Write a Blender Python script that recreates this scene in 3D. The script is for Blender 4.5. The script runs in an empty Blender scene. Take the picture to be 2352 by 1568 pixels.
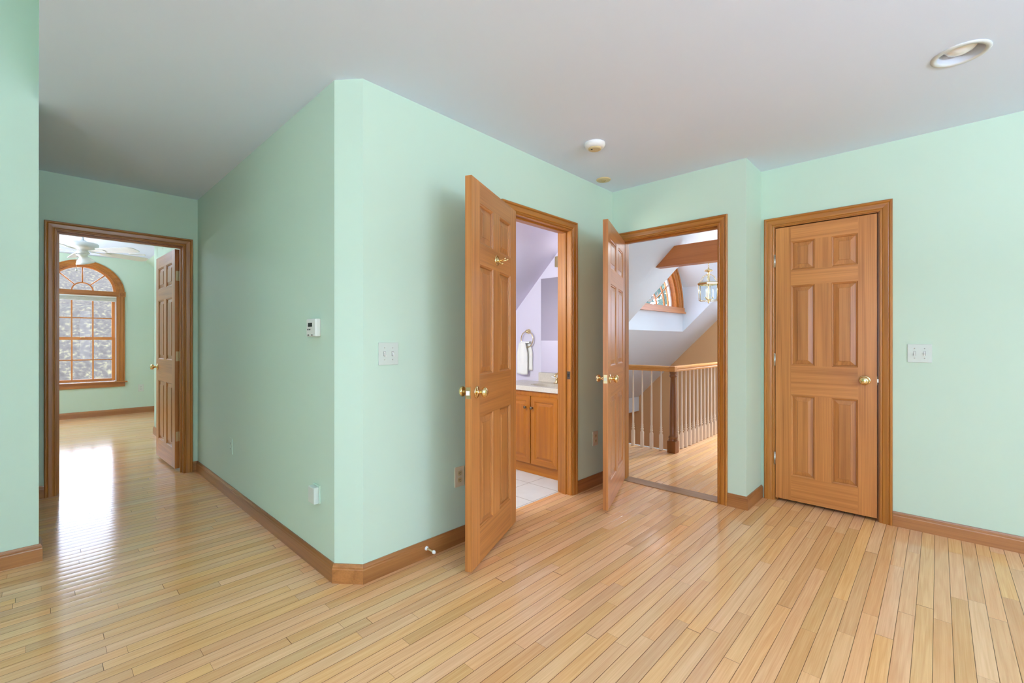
import bpy, bmesh, math, random
from mathutils import Vector, Matrix, Euler

# ------------------------------------------------------------------ camera, world, light, exposure
S = bpy.context.scene
COL = S.collection
random.seed(7)
CAM_H = 1.18
YAW = math.radians(43.4626)               # room x axis lies this far to the right of the view axis
cam_data = bpy.data.cameras.new('camera')
cam = bpy.data.objects.new('camera', cam_data)
COL.objects.link(cam)
cam.location = (0, 0, CAM_H)
cam.rotation_euler = (math.radians(90), 0, YAW - math.radians(90))
cam_data.sensor_fit = 'HORIZONTAL'
cam_data.sensor_width = 36.0
cam_data.lens = 1033.0 / 2352.0 * 36.0
cam_data.shift_y = -2.0 / 2352.0
cam_data.clip_start = 0.02
cam_data.clip_end = 400
S.camera = cam

S.view_settings.view_transform = 'Standard'
S.view_settings.look = 'None'
S.view_settings.gamma = 1
S.view_settings.use_curve_mapping = False
S.view_settings.exposure = 0.7
S.render.film_transparent = False
cy = S.cycles
cy.use_denoising = True
cy.max_bounces = 12
cy.diffuse_bounces = 8
cy.glossy_bounces = 5
cy.transmission_bounces = 6
cy.transparent_max_bounces = 12
cy.caustics_reflective = False
cy.caustics_refractive = False
cy.sample_clamp_indirect = 6.0

world = bpy.data.worlds.new('sky')
S.world = world
world.use_nodes = True
wn = world.node_tree.nodes
bg = wn['Background']
bg.inputs['Color'].default_value = (0.79, 0.90, 1.17, 1)
bg.inputs['Strength'].default_value = 6.0


def lamp(name, kind, loc, energy, rot=(0, 0, 0), size=None, size_y=None, color=(1, 1, 1), portal=False):
    d = bpy.data.lights.new(name, kind)
    d.energy = energy
    d.color = color
    if kind == 'AREA':
        d.shape = 'RECTANGLE'
        d.size = size
        d.size_y = size_y or size
        if portal:
            d.cycles.is_portal = True
    elif size is not None:
        d.shadow_soft_size = size
    o = bpy.data.objects.new(name, d)
    o.location = loc
    o.rotation_euler = rot
    COL.objects.link(o)
    return o

R90 = math.radians(90)
# daylight enters through the real window openings; the portals only tell the renderer where they are
lamp('back_window_daylight', 'AREA', (1.5, -3.24, 1.35), 1, (R90, 0, 0), 1.0, 1.9, portal=True)
lamp('side_window_daylight', 'AREA', (-2.64, -0.6, 1.35), 1, (R90, 0, -R90), 2.0, 1.7, portal=True)
lamp('bedroom_window_daylight', 'AREA', (0.476, 9.66, 1.45), 1, (-R90, 0, 0), 0.85, 1.9, portal=True)
lamp('dormer_window_daylight', 'AREA', (6.85, 3.52, 2.2), 1, (-R90, 0, 0), 1.8, 0.9, portal=True)
lamp('hall_window_daylight', 'AREA', (9.2, 1.72, 1.65), 1, (R90, 0, R90), 0.95, 0.9, portal=True)

# unseen fill lights added to brighten ceilings, landing and bathroom; no fixtures modelled
lamp('room_bounce_fill', 'AREA', (0.35, -2.5, 1.6), 172, (math.radians(180), 0, 0), 0.5, 0.5, (0.77, 0.92, 1.20))
lamp('landing_fill', 'AREA', (6.0, 1.45, 2.6), 60, (math.radians(-25), 0, 0), 0.5, 0.5, (0.86, 0.97, 1.03))
lamp('bathroom_fill', 'AREA', (1.35, 2.6, 1.75), 18, (0, math.radians(-75), 0), 0.5, 0.5, (0.94, 1.0, 0.9))
lamp('bedroom_bounce_fill', 'AREA', (-0.9, 7.6, 1.8), 75, (math.radians(180), 0, 0), 0.5, 0.5, (0.88, 0.95, 1.06))

# ------------------------------------------------------------------ materials
def rgb(r, g, b):
    f = lambda c: (c / 255 / 12.92) if c / 255 <= 0.04045 else ((c / 255 + 0.055) / 1.055) ** 2.4
    return (f(r), f(g), f(b), 1)


def new_mat(name):
    m = bpy.data.materials.new(name)
    m.use_nodes = True
    nt = m.node_tree
    return m, nt, nt.nodes['Principled BSDF']


def N(nt, kind, **kw):
    n = nt.nodes.new(kind)
    for k, v in kw.items():
        setattr(n, k, v)
    return n


def mathn(nt, op, a, b=None, c=None):
    n = nt.nodes.new('ShaderNodeMath')
    n.operation = op
    for i, v in enumerate((a, b, c)):
        if v is None:
            continue
        if isinstance(v, (int, float)):
            n.inputs[i].default_value = v
        else:
            nt.links.new(v, n.inputs[i])
    return n.outputs[0]


def plain(name, col, rough=0.5, metal=0.0, bump=0.0, bump_scale=200, spec=0.5, emit=None, emit_strength=0, coat=0.0, mottle=0.0, mottle_scale=6):
    m, nt, b = new_mat(name)
    b.inputs['Base Color'].default_value = col
    b.inputs['Roughness'].default_value = rough
    b.inputs['Metallic'].default_value = metal
    b.inputs['Specular IOR Level'].default_value = spec
    b.inputs['Coat Weight'].default_value = coat
    if emit:
        b.inputs['Emission Color'].default_value = emit
        b.inputs['Emission Strength'].default_value = emit_strength
    tc = N(nt, 'ShaderNodeTexCoord')
    if bump:
        no = N(nt, 'ShaderNodeTexNoise')
        no.inputs['Scale'].default_value = bump_scale
        no.inputs['Detail'].default_value = 4
        nt.links.new(tc.outputs['Object'], no.inputs['Vector'])
        bp = N(nt, 'ShaderNodeBump')
        bp.inputs['Strength'].default_value = bump
        bp.inputs['Distance'].default_value = 0.002
        nt.links.new(no.outputs['Fac'], bp.inputs['Height'])
        nt.links.new(bp.outputs['Normal'], b.inputs['Normal'])
    if mottle:
        no = N(nt, 'ShaderNodeTexNoise')
        no.inputs['Scale'].default_value = mottle_scale
        no.inputs['Detail'].default_value = 5
        nt.links.new(tc.outputs['Object'], no.inputs['Vector'])
        mx = N(nt, 'ShaderNodeMix', data_type='RGBA')
        mx.inputs['A'].default_value = tuple(c * (1 - mottle) for c in col[:3]) + (1,)
        mx.inputs['B'].default_value = tuple(min(1, c * (1 + mottle)) for c in col[:3]) + (1,)
        nt.links.new(no.outputs['Fac'], mx.inputs['Factor'])
        nt.links.new(mx.outputs['Result'], b.inputs['Base Color'])
    return m


def wood(name, axis, dark, light, rough=0.33, ring=5.0, across=9.0, contrast=1.0, var=0.3, coat=0.1):
    """straight-grained timber; the grain runs along the given object axis (0 x, 1 y, 2 z)"""
    m, nt, b = new_mat(name)
    tc = N(nt, 'ShaderNodeTexCoord')
    geo = N(nt, 'ShaderNodeNewGeometry')
    oi = N(nt, 'ShaderNodeObjectInfo')
    off = mathn(nt, 'MULTIPLY_ADD', geo.outputs['Random Per Island'], 37.0, mathn(nt, 'MULTIPLY', oi.outputs['Random'], 11.0))
    cmb = N(nt, 'ShaderNodeCombineXYZ')
    for i in range(3):
        nt.links.new(off, cmb.inputs[i])
    add = N(nt, 'ShaderNodeVectorMath', operation='ADD')
    nt.links.new(tc.outputs['Object'], add.inputs[0])
    nt.links.new(cmb.outputs[0], add.inputs[1])

    def stretched(al, ac, scale, detail, dist=0.0):
        mp = N(nt, 'ShaderNodeMapping')
        sc = [ac, ac, ac]
        sc[axis] = al
        mp.inputs['Scale'].default_value = sc
        nt.links.new(add.outputs[0], mp.inputs['Vector'])
        no = N(nt, 'ShaderNodeTexNoise')
        no.inputs['Scale'].default_value = scale
        no.inputs['Detail'].default_value = detail
        no.inputs['Distortion'].default_value = dist
        nt.links.new(mp.outputs[0], no.inputs['Vector'])
        return no.outputs['Fac']
    big = stretched(0.28, across, 1.0, 1.2, 0.05)
    rings = mathn(nt, 'PINGPONG', mathn(nt, 'MULTIPLY', big, ring * 2.2), 1.0)
    rings = mathn(nt, 'POWER', rings, 1.6)
    fine = stretched(2.2, 170.0, 1.0, 3.0)
    broad = stretched(0.35, 5.0, 1.0, 2.0)
    f = mathn(nt, 'ADD', mathn(nt, 'MULTIPLY', rings, 0.2 * contrast), mathn(nt, 'MULTIPLY', fine, 0.6 * contrast))
    f = mathn(nt, 'ADD', f, mathn(nt, 'MULTIPLY', broad, 0.5))
    rng = N(nt, 'ShaderNodeMapRange')
    rng.inputs['From Min'].default_value = 0.22 + 0.12 * contrast
    rng.inputs['From Max'].default_value = 0.48 + 0.5 * contrast
    nt.links.new(f, rng.inputs['Value'])
    mx = N(nt, 'ShaderNodeMix', data_type='RGBA')
    mx.inputs['A'].default_value = light
    mx.inputs['B'].default_value = dark
    nt.links.new(rng.outputs[0], mx.inputs['Factor'])
    hs = N(nt, 'ShaderNodeHueSaturation')
    vv = mathn(nt, 'MULTIPLY_ADD', geo.outputs['Random Per Island'], var, 1.0 - var / 2)
    nt.links.new(vv, hs.inputs['Value'])
    nt.links.new(mx.outputs['Result'], hs.inputs['Color'])
    nt.links.new(hs.outputs[0], b.inputs['Base Color'])
    b.inputs['Roughness'].default_value = rough
    b.inputs['Coat Weight'].default_value = coat
    b.inputs['Coat Roughness'].default_value = 0.25
    bp = N(nt, 'ShaderNodeBump')
    bp.inputs['Strength'].default_value = 0.12
    bp.inputs['Distance'].default_value = 0.001
    nt.links.new(fine, bp.inputs['Height'])
    nt.links.new(bp.outputs['Normal'], b.inputs['Normal'])
    return m


FD, FL = rgb(136, 77, 30), rgb(198, 131, 70)         # fir doors
CD, CL = rgb(122, 70, 20), rgb(178, 113, 42)         # stained casings
BD, BL = rgb(124, 74, 34), rgb(174, 116, 64)         # baseboards
fir = [wood('fir_grain_%s' % a, i, FD, FL) for i, a in enumerate('xyz')]
cas = [wood('casing_pine_%s' % a, i, CD, CL, across=16, ring=4) for i, a in enumerate('xyz')]
bas = [wood('baseboard_oak_%s' % a, i, BD, BL, across=10, ring=4) for i, a in enumerate('xyz')]
cher = [wood('vanity_maple_%s' % a, i, rgb(136, 72, 4), rgb(186, 112, 16), contrast=0.6, var=0.1) for i, a in enumerate('xyz')]
newelw = wood('newel_oak', 2, rgb(98, 52, 10), rgb(142, 82, 26), contrast=0.6)
railw = [wood('handrail_oak_%s' % a, i, rgb(150, 86, 28), rgb(204, 140, 66), contrast=0.6) for i, a in enumerate('xyz')]
beamw = wood('beam_cedar', 1, rgb(150, 80, 30), rgb(196, 118, 60), contrast=0.7, across=6)
sadw = wood('saddle_oak_y', 1, rgb(112, 80, 50), rgb(150, 112, 76))
winw = [wood('window_pine_%s' % a, i, rgb(150, 84, 26), rgb(200, 128, 56), contrast=0.6) for i, a in enumerate('xyz')]

mint = plain('mint_paint', rgb(197, 219, 200), 0.55, bump=0.05, bump_scale=300, spec=0.3)
mint2 = plain('bedroom_mint_paint', rgb(196, 218, 200), 0.6, spec=0.25)
white_ceil = plain('ceiling_paint', rgb(219, 230, 247), 0.8, bump=0.04, bump_scale=250, spec=0.2)
lilac = plain('lilac_paint', rgb(214, 209, 226), 0.6, spec=0.3)
hall_white = plain('hall_white_paint', rgb(220, 230, 238), 0.7, spec=0.2)
peach = plain('peach_paint', rgb(210, 168, 122), 0.7, spec=0.2)
outer = plain('outer_shell', rgb(150, 145, 138), 0.9)
white_plastic = plain('white_plastic', rgb(222, 222, 214), 0.35)
grey_plastic = plain('ivory_plate_plastic', rgb(204, 213, 203), 0.35)
white_metal = plain('white_enamel', rgb(235, 235, 233), 0.3)
beige_plastic = plain('aged_plastic', rgb(206, 186, 140), 0.4)
cream_plastic = plain('cream_plastic', rgb(214, 200, 172), 0.4)
dark_plastic = plain('dark_plastic', rgb(38, 42, 40), 0.25)
slot_dark = plain('slot_dark', rgb(30, 26, 22), 0.6)
brass = plain('polished_brass', (0.85, 0.66, 0.34, 1), 0.13, 1.0)
brass_dull = plain('satin_brass', (0.62, 0.5, 0.27, 1), 0.32, 1.0)
nickel = plain('satin_nickel', (0.66, 0.64, 0.58, 1), 0.3, 1.0)
bronze = plain('aged_bronze', (0.16, 0.13, 0.09, 1), 0.35, 1.0)
towel_m = plain('white_terry', rgb(238, 238, 234), 0.95, bump=0.6, bump_scale=420, spec=0.1)
stone = plain('cultured_marble', rgb(208, 200, 186), 0.25, mottle=0.22, mottle_scale=150)
basin_m = plain('basin_marble', rgb(190, 180, 164), 0.25, mottle=0.22, mottle_scale=150)
baluster_m = plain('baluster_cream_paint', rgb(226, 206, 184), 0.4)
mirror_m = plain('mirror_silver', (0.92, 0.92, 0.93, 1), 0.01, 1.0)
shade_m = plain('shade_fabric', rgb(208, 206, 196), 0.8)
bulb_m = plain('bulb_glass', rgb(240, 240, 238), 0.2)
lit_bulb = plain('lit_bulb', rgb(255, 245, 230), 0.3, emit=(1, 0.95, 0.9, 1), emit_strength=3)
can_trim = plain('can_trim', rgb(206, 208, 204), 0.4)
can_m = plain('can_baffle', rgb(206, 212, 220), 0.35)
vinyl = plain('window_vinyl', rgb(228, 226, 228), 0.4)


def glass_mat(name, tint=(1, 1, 1, 1), refl=0.06):
    m = bpy.data.materials.new(name)
    m.use_nodes = True
    nt = m.node_tree
    nt.nodes.clear()
    out = N(nt, 'ShaderNodeOutputMaterial')
    tr = N(nt, 'ShaderNodeBsdfTransparent')
    tr.inputs['Color'].default_value = tint
    gl = N(nt, 'ShaderNodeBsdfGlossy')
    gl.inputs['Roughness'].default_value = 0.02
    fr = N(nt, 'ShaderNodeLayerWeight')
    fr.inputs['Blend'].default_value = 0.12
    mx = N(nt, 'ShaderNodeMixShader')
    nt.links.new(mathn(nt, 'MULTIPLY_ADD', fr.outputs['Facing'], 0.1, refl * 0.1), mx.inputs[0])
    nt.links.new(tr.outputs[0], mx.inputs[1])
    nt.links.new(gl.outputs[0], mx.inputs[2])
    nt.links.new(mx.outputs[0], out.inputs['Surface'])
    return m


glass = glass_mat('window_glass')
lantern_glass = glass_mat('lantern_glass', (0.93, 0.96, 0.97, 1), 0.12)


def plank_floor(name):
    m, nt, b = new_mat(name)
    tc = N(nt, 'ShaderNodeTexCoord')
    sp = N(nt, 'ShaderNodeSeparateXYZ')
    nt.links.new(tc.outputs['Object'], sp.inputs[0])
    x, y = sp.outputs[0], sp.outputs[1]
    W, L = 0.0566, 0.95
    yr = mathn(nt, 'DIVIDE', mathn(nt, 'ADD', y, 50 * W - 0.0151), W)
    row = mathn(nt, 'FLOOR', yr)
    wn1 = N(nt, 'ShaderNodeTexWhiteNoise', noise_dimensions='1D')
    nt.links.new(row, wn1.inputs['W'])
    xr = mathn(nt, 'ADD', mathn(nt, 'DIVIDE', mathn(nt, 'ADD', x, 40), L), mathn(nt, 'MULTIPLY', wn1.outputs['Value'], 7.3))
    # uneven board lengths
    xr = mathn(nt, 'ADD', xr, mathn(nt, 'MULTIPLY', mathn(nt, 'SINE', mathn(nt, 'MULTIPLY', xr, 2.4)), 0.28))
    colid = mathn(nt, 'FLOOR', xr)
    cv = N(nt, 'ShaderNodeCombineXYZ')
    nt.links.new(row, cv.inputs[0])
    nt.links.new(colid, cv.inputs[1])
    wn2 = N(nt, 'ShaderNodeTexWhiteNoise', noise_dimensions='2D')
    nt.links.new(cv.outputs[0], wn2.inputs['Vector'])
    rid = wn2.outputs['Value']
    fy = mathn(nt, 'FRACT', yr)
    fx = mathn(nt, 'FRACT', xr)
    dy = mathn(nt, 'MULTIPLY', mathn(nt, 'MINIMUM', fy, mathn(nt, 'SUBTRACT', 1.0, fy)), W)
    dx = mathn(nt, 'MULTIPLY', mathn(nt, 'MINIMUM', fx, mathn(nt, 'SUBTRACT', 1.0, fx)), L)
    d = mathn(nt, 'MINIMUM', dy, mathn(nt, 'MULTIPLY', dx, 1.8))
    seam = N(nt, 'ShaderNodeMapRange')
    seam.inputs['From Min'].default_value = 0.0004
    seam.inputs['From Max'].default_value = 0.0014
    nt.links.new(d, seam.inputs['Value'])
    # grain per board
    gv = N(nt, 'ShaderNodeCombineXYZ')
    nt.links.new(mathn(nt, 'MULTIPLY_ADD', rid, 91.0, mathn(nt, 'MULTIPLY', x, 1.0)), gv.inputs[0])
    nt.links.new(mathn(nt, 'MULTIPLY_ADD', rid, 57.0, mathn(nt, 'MULTIPLY', y, 26.0)), gv.inputs[1])
    n1 = N(nt, 'ShaderNodeTexNoise')
    n1.inputs['Scale'].default_value = 1.1
    n1.inputs['Detail'].default_value = 2
    n1.inputs['Distortion'].default_value = 0.4
    nt.links.new(gv.outputs[0], n1.inputs['Vector'])
    rings = mathn(nt, 'PINGPONG', mathn(nt, 'MULTIPLY', n1.outputs['Fac'], 9.0), 1.0)
    gv2 = N(nt, 'ShaderNodeCombineXYZ')
    nt.links.new(mathn(nt, 'MULTIPLY_ADD', rid, 33.0, mathn(nt, 'MULTIPLY', x, 5.0)), gv2.inputs[0])
    nt.links.new(mathn(nt, 'MULTIPLY', y, 230.0), gv2.inputs[1])
    n2 = N(nt, 'ShaderNodeTexNoise')
    n2.inputs['Scale'].default_value = 1.0
    n2.inputs['Detail'].default_value = 3
    nt.links.new(gv2.outputs[0], n2.inputs['Vector'])
    g = mathn(nt, 'ADD', mathn(nt, 'MULTIPLY', rings, 0.28), mathn(nt, 'MULTIPLY', n2.outputs['Fac'], 0.85))
    ramp = N(nt, 'ShaderNodeMix', data_type='RGBA')
    ramp.inputs['A'].default_value = rgb(240, 196, 144)
    ramp.inputs['B'].default_value = rgb(213, 162, 108)
    gm = N(nt, 'ShaderNodeMapRange')
    gm.inputs['From Min'].default_value = 0.1
    gm.inputs['From Max'].default_value = 0.95
    nt.links.new(g, gm.inputs['Value'])
    nt.links.new(gm.outputs[0], ramp.inputs['Factor'])
    hs = N(nt, 'ShaderNodeHueSaturation')
    nt.links.new(mathn(nt, 'MULTIPLY_ADD', mathn(nt, 'POWER', rid, 2.2), -0.20, 1.05), hs.inputs['Value'])
    sepc = N(nt, 'ShaderNodeSeparateColor')
    nt.links.new(wn2.outputs['Color'], sepc.inputs[0])
    nt.links.new(mathn(nt, 'MULTIPLY_ADD', sepc.outputs[1], 0.010, 0.490), hs.inputs['Hue'])
    nt.links.new(mathn(nt, 'MULTIPLY_ADD', sepc.outputs[2], 0.14, 0.95), hs.inputs['Saturation'])
    nt.links.new(ramp.outputs['Result'], hs.inputs['Color'])
    mx = N(nt, 'ShaderNodeMix', data_type='RGBA')
    mx.inputs['A'].default_value = rgb(92, 58, 28)
    nt.links.new(seam.outputs[0], mx.inputs['Factor'])
    nt.links.new(hs.outputs[0], mx.inputs['B'])
    nt.links.new(mx.outputs['Result'], b.inputs['Base Color'])
    n3 = N(nt, 'ShaderNodeTexNoise')
    n3.inputs['Scale'].default_value = 1.6
    n3.inputs['Detail'].default_value = 3
    nt.links.new(tc.outputs['Object'], n3.inputs['Vector'])
    nt.links.new(mathn(nt, 'MULTIPLY_ADD', n3.outputs['Fac'], 0.07, 0.10), b.inputs['Roughness'])
    b.inputs['Specular IOR Level'].default_value = 0.38
    # worn, slightly cupped boards
    cup = mathn(nt, 'MULTIPLY', mathn(nt, 'POWER', mathn(nt, 'ABSOLUTE', mathn(nt, 'SUBTRACT', fy, 0.5)), 2.0), -0.0016)
    hgt = mathn(nt, 'ADD', cup, mathn(nt, 'MULTIPLY', seam.outputs[0], 0.0006))
    hgt = mathn(nt, 'ADD', hgt, mathn(nt, 'MULTIPLY', n2.outputs['Fac'], 0.00008))
    bp = N(nt, 'ShaderNodeBump')
    bp.inputs['Strength'].default_value = 0.8
    bp.inputs['Distance'].default_value = 1.0
    nt.links.new(hgt, bp.inputs['Height'])
    nt.links.new(bp.outputs['Normal'], b.inputs['Normal'])
    return m


def tile_floor(name):
    m, nt, b = new_mat(name)
    tc = N(nt, 'ShaderNodeTexCoord')
    sp = N(nt, 'ShaderNodeSeparateXYZ')
    nt.links.new(tc.outputs['Object'], sp.inputs[0])
    T = 0.305
    ds = []
    for i, o in ((0, 2.80), (1, 2.463)):
        v = mathn(nt, 'FRACT', mathn(nt, 'DIVIDE', mathn(nt, 'ADD', sp.outputs[i], 30 * T - o), T))
        ds.append(mathn(nt, 'MULTIPLY', mathn(nt, 'MINIMUM', v, mathn(nt, 'SUBTRACT', 1.0, v)), T))
    d = mathn(nt, 'MINIMUM', ds[0], ds[1])
    mr = N(nt, 'ShaderNodeMapRange')
    mr.inputs['From Min'].default_value = 0.0018
    mr.inputs['From Max'].default_value = 0.003
    nt.links.new(d, mr.inputs['Value'])
    no = N(nt, 'ShaderNodeTexNoise')
    no.inputs['Scale'].default_value = 9
    no.inputs['Detail'].default_value = 6
    nt.links.new(tc.outputs['Object'], no.inputs['Vector'])
    c = N(nt, 'ShaderNodeMix', data_type='RGBA')
    c.inputs['A'].default_value = rgb(222, 222, 216)
    c.inputs['B'].default_value = rgb(236, 238, 234)
    nt.links.new(no.outputs['Fac'], c.inputs['Factor'])
    mx = N(nt, 'ShaderNodeMix', data_type='RGBA')
    mx.inputs['A'].default_value = rgb(158, 148, 138)
    nt.links.new(c.outputs['Result'], mx.inputs['B'])
    nt.links.new(mr.outputs[0], mx.inputs['Factor'])
    nt.links.new(mx.outputs['Result'], b.inputs['Base Color'])
    b.inputs['Roughness'].default_value = 0.35
    return m


oak_floor = plank_floor('oak_strip_floor')
tile = tile_floor('ceramic_tile')

# ------------------------------------------------------------------ mesh helpers
class MB:
    def __init__(self):
        self.bm = bmesh.new()
        self.mats = []

    def mi(self, m):
        if m not in self.mats:
            self.mats.append(m)
        return self.mats.index(m)

    def face(self, pts, m, M=None):
        vs = [self.bm.verts.new(M @ Vector(p) if M else Vector(p)) for p in pts]
        f = self.bm.faces.new(vs)
        f.material_index = self.mi(m)
        return f

    def grid(self, rows, m, M=None, closed=False, smooth=False):
        """rows: list of equally long point lists; joined into quads"""
        vr = [[self.bm.verts.new(M @ Vector(p) if M else Vector(p)) for p in r] for r in rows]
        k = self.mi(m)
        for i in range(len(vr) - 1):
            n = len(vr[i])
            for j in range(n if closed else n - 1):
                a, b, c, d = vr[i][j], vr[i][(j + 1) % n], vr[i + 1][(j + 1) % n], vr[i + 1][j]
                try:
                    f = self.bm.faces.new((a, b, c, d))
                    f.material_index = k
                    f.smooth = smooth
                except ValueError:
                    pass
        return vr

    def box(self, x0, x1, y0, y1, z0, z1, m, sides=None, M=None, bevel=0.0):
        """sides: {'-x':mat,...} overrides per side"""
        x0, x1 = min(x0, x1), max(x0, x1)
        y0, y1 = min(y0, y1), max(y0, y1)
        z0, z1 = min(z0, z1), max(z0, z1)
        P = [(x, y, z) for x in (x0, x1) for y in (y0, y1) for z in (z0, z1)]
        vs = [self.bm.verts.new(M @ Vector(p) if M else Vector(p)) for p in P]
        F = {'-x': (0, 1, 3, 2), '+x': (4, 6, 7, 5), '-y': (0, 4, 5, 1), '+y': (2, 3, 7, 6), '-z': (0, 2, 6, 4), '+z': (1, 5, 7, 3)}
        fs = []
        for k, idx in F.items():
            f = self.bm.faces.new([vs[i] for i in idx])
            f.material_index = self.mi((sides or {}).get(k, m))
            fs.append(f)
        if bevel:
            es = list({e for f in fs for e in f.edges})
            bmesh.ops.bevel(self.bm, geom=es, offset=bevel, segments=2, profile=0.6, affect='EDGES')
        return vs

    def prism(self, poly, z0, z1, m, M=None, axis='z'):
        """polygon in two axes extruded along the third"""
        def P(a, b, c):
            return {'z': (a, b, c), 'y': (a, c, b), 'x': (c, a, b)}[axis]
        lo = [self.bm.verts.new(M @ Vector(P(a, b, z0)) if M else Vector(P(a, b, z0))) for a, b in poly]
        hi = [self.bm.verts.new(M @ Vector(P(a, b, z1)) if M else Vector(P(a, b, z1))) for a, b in poly]
        k = self.mi(m)
        n = len(poly)
        fs = [self.bm.faces.new(lo[::-1]), self.bm.faces.new(hi)]
        for i in range(n):
            fs.append(self.bm.faces.new((lo[i], lo[(i + 1) % n], hi[(i + 1) % n], hi[i])))
        for f in fs:
            f.material_index = k

    def lathe(self, prof, m, M=None, seg=24, smooth=True):
        """prof: (r, h) pairs turned about local z"""
        rows = []
        for r, h in prof:
            r = max(r, 1e-5)
            rows.append([(r * math.cos(2 * math.pi * j / seg), r * math.sin(2 * math.pi * j / seg), h) for j in range(seg)])
        self.grid(rows, m, M, closed=True, smooth=smooth)

    def tube(self, pts, r, m, M=None, seg=10, smooth=True):
        pts = [Vector(p) for p in pts]
        rs = r if isinstance(r, (list, tuple)) else [r] * len(pts)
        rows = []
        up = None
        for i, p in enumerate(pts):
            t = (pts[min(i + 1, len(pts) - 1)] - pts[max(i - 1, 0)]).normalized()
            if up is None:
                up = Vector((0, 0, 1)) if abs(t.z) < 0.9 else Vector((1, 0, 0))
            a = (up - t * up.dot(t)).normalized()
            up = a
            bb = t.cross(a)
            rows.append([tuple(p + a * rs[i] * math.cos(2 * math.pi * j / seg) + bb * rs[i] * math.sin(2 * math.pi * j / seg)) for j in range(seg)])
        vr = self.grid(rows, m, M, closed=True, smooth=smooth)
        for ring in (vr[0][::-1], vr[-1]):
            try:
                f = self.bm.faces.new(ring)
                f.material_index = self.mi(m)
            except ValueError:
                pass

    def build(self, name, parent=None, loc=None, weld=False):
        if weld:
            bmesh.ops.remove_doubles(self.bm, verts=self.bm.verts, dist=1e-5)
        bmesh.ops.recalc_face_normals(self.bm, faces=self.bm.faces)
        me = bpy.data.meshes.new(name)
        self.bm.to_mesh(me)
        self.bm.free()
        for m in self.mats:
            me.materials.append(m)
        o = bpy.data.objects.new(name, me)
        COL.objects.link(o)
        if parent:
            o.parent = parent
        if loc:
            o.location = loc
        return o


def tag(o, label=None, cat=None, group=None, kind=None):
    if label:
        o['label'] = label
    if cat:
        o['category'] = cat
    if group:
        o['group'] = group
    if kind:
        o['kind'] = kind
    return o


def thing(name, label, cat, loc=(0, 0, 0), rz=0.0, group=None, kind=None):
    o = bpy.data.objects.new(name, None)
    o.empty_display_size = 0.05
    COL.objects.link(o)
    o.location = loc
    o.rotation_euler = (0, 0, rz)
    return tag(o, label, cat, group, kind)


def struct(o, label, cat):
    return tag(o, label, cat, kind='structure')


def frame_on(axis_n):
    """matrix turning local z (lathe axis) to a world/local direction"""
    n = Vector(axis_n).normalized()
    return n.to_track_quat('Z', 'Y').to_matrix().to_4x4()


def at(p, n=(0, 0, 1)):
    return Matrix.Translation(Vector(p)) @ frame_on(n)


# ------------------------------------------------------------------ room dimensions (metres)
CEIL = 2.455
X0, Y1, X2, X3, YJ, Y4, YS = 1.0, 2.033, 3.403, 3.765, 0.972, 4.875, 3.50
XW, YB = -2.6, -3.2
T = 0.12
DOOR_H = 2.016
# door openings: clear opening between jambs
BATH = (2.112, 2.795)
HALL = (1.166, 1.945)
CLOS = (0.282, 0.879)
BEDR = (0.105, 0.890)
JB = 0.018           # jamb thickness
BX3 = 3.42           # bathroom mirror wall
PX = 9.03            # peach wall of the stairwell
RC, RM = 4.61, 0.98  # roof slope: z = RC - RM*y
YK = (RC - 1.18) / RM  # bathroom knee wall
DXL, DXR, DY = 5.845, 7.977, 3.334
BCEIL, BWY = 2.49, 9.5
XE0, CHI = 0.005, 3.3      # left of XE0 the ceiling is higher

# ------------------------------------------------------------------ floors
b = MB()
b.box(XW - T, X2 + T, YB - T, Y1 + 0.115, -0.1, 0, oak_floor)
b.box(XW - T, X0 + T, Y1 + 0.115, BWY + 0.1, -0.1, 0, oak_floor)
b.box(X0 + T, 3.0, Y4 + T, BWY + 0.1, -0.1, 0, oak_floor)
b.box(X2 + T, X3 + 1.0, YB - T, YJ, -0.1, 0, oak_floor)
b.box(X2 + T, 4.66, YJ, 3.6, -0.1, 0, oak_floor)
b.box(4.66, PX, YJ, 2.075, -0.1, 0, oak_floor)
struct(b.build('floor'), 'honey oak strip floor with satin finish running through the rooms', 'floor')
b = MB()
b.box(X0 + T, BX3, Y1 + 0.115, YK, -0.1, 0.002, tile)
struct(b.build('floor_bathroom'), 'cream square ceramic tile floor in the bathroom', 'floor')
b = MB()
b.box(X2 - 0.004, X2 + T + 0.002, HALL[0], HALL[1], 0, 0.006, sadw)
struct(b.build('trim_1'), 'dull brown oak saddle strip across the hall doorway floor', 'threshold')
b = MB()
b.box(4.655, 4.675, 2.06, 3.6, -0.22, 0.004, hall_white)
b.box(4.655, PX, 2.06, 2.08, -0.22, 0.004, hall_white)
struct(b.build('trim_2'), 'white edge board of the landing along the stairwell', 'trim')

# ------------------------------------------------------------------ walls
def wall_x(name, x0, x1, y0, y1, z1, op, m_neg, m_pos, label, z0=0.0):
    """wall in a plane x = const (faces -x and +x); op: list of (ya, yb, za, zb) holes"""
    b = MB()
    s = {'-x': m_neg, '+x': m_pos}
    cuts = sorted(op)
    y = y0
    for (ya, yb, za, zb) in cuts:
        if ya > y:
            b.box(x0, x1, y, ya, z0, z1, m_neg, s)
        if za > z0:
            b.box(x0, x1, ya, yb, z0, za, m_neg, s)
        if zb < z1:
            b.box(x0, x1, ya, yb, zb, z1, m_neg, s)
        y = yb
    if y < y1:
        b.box(x0, x1, y, y1, z0, z1, m_neg, s)
    return struct(b.build(name), label, 'wall')


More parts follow.
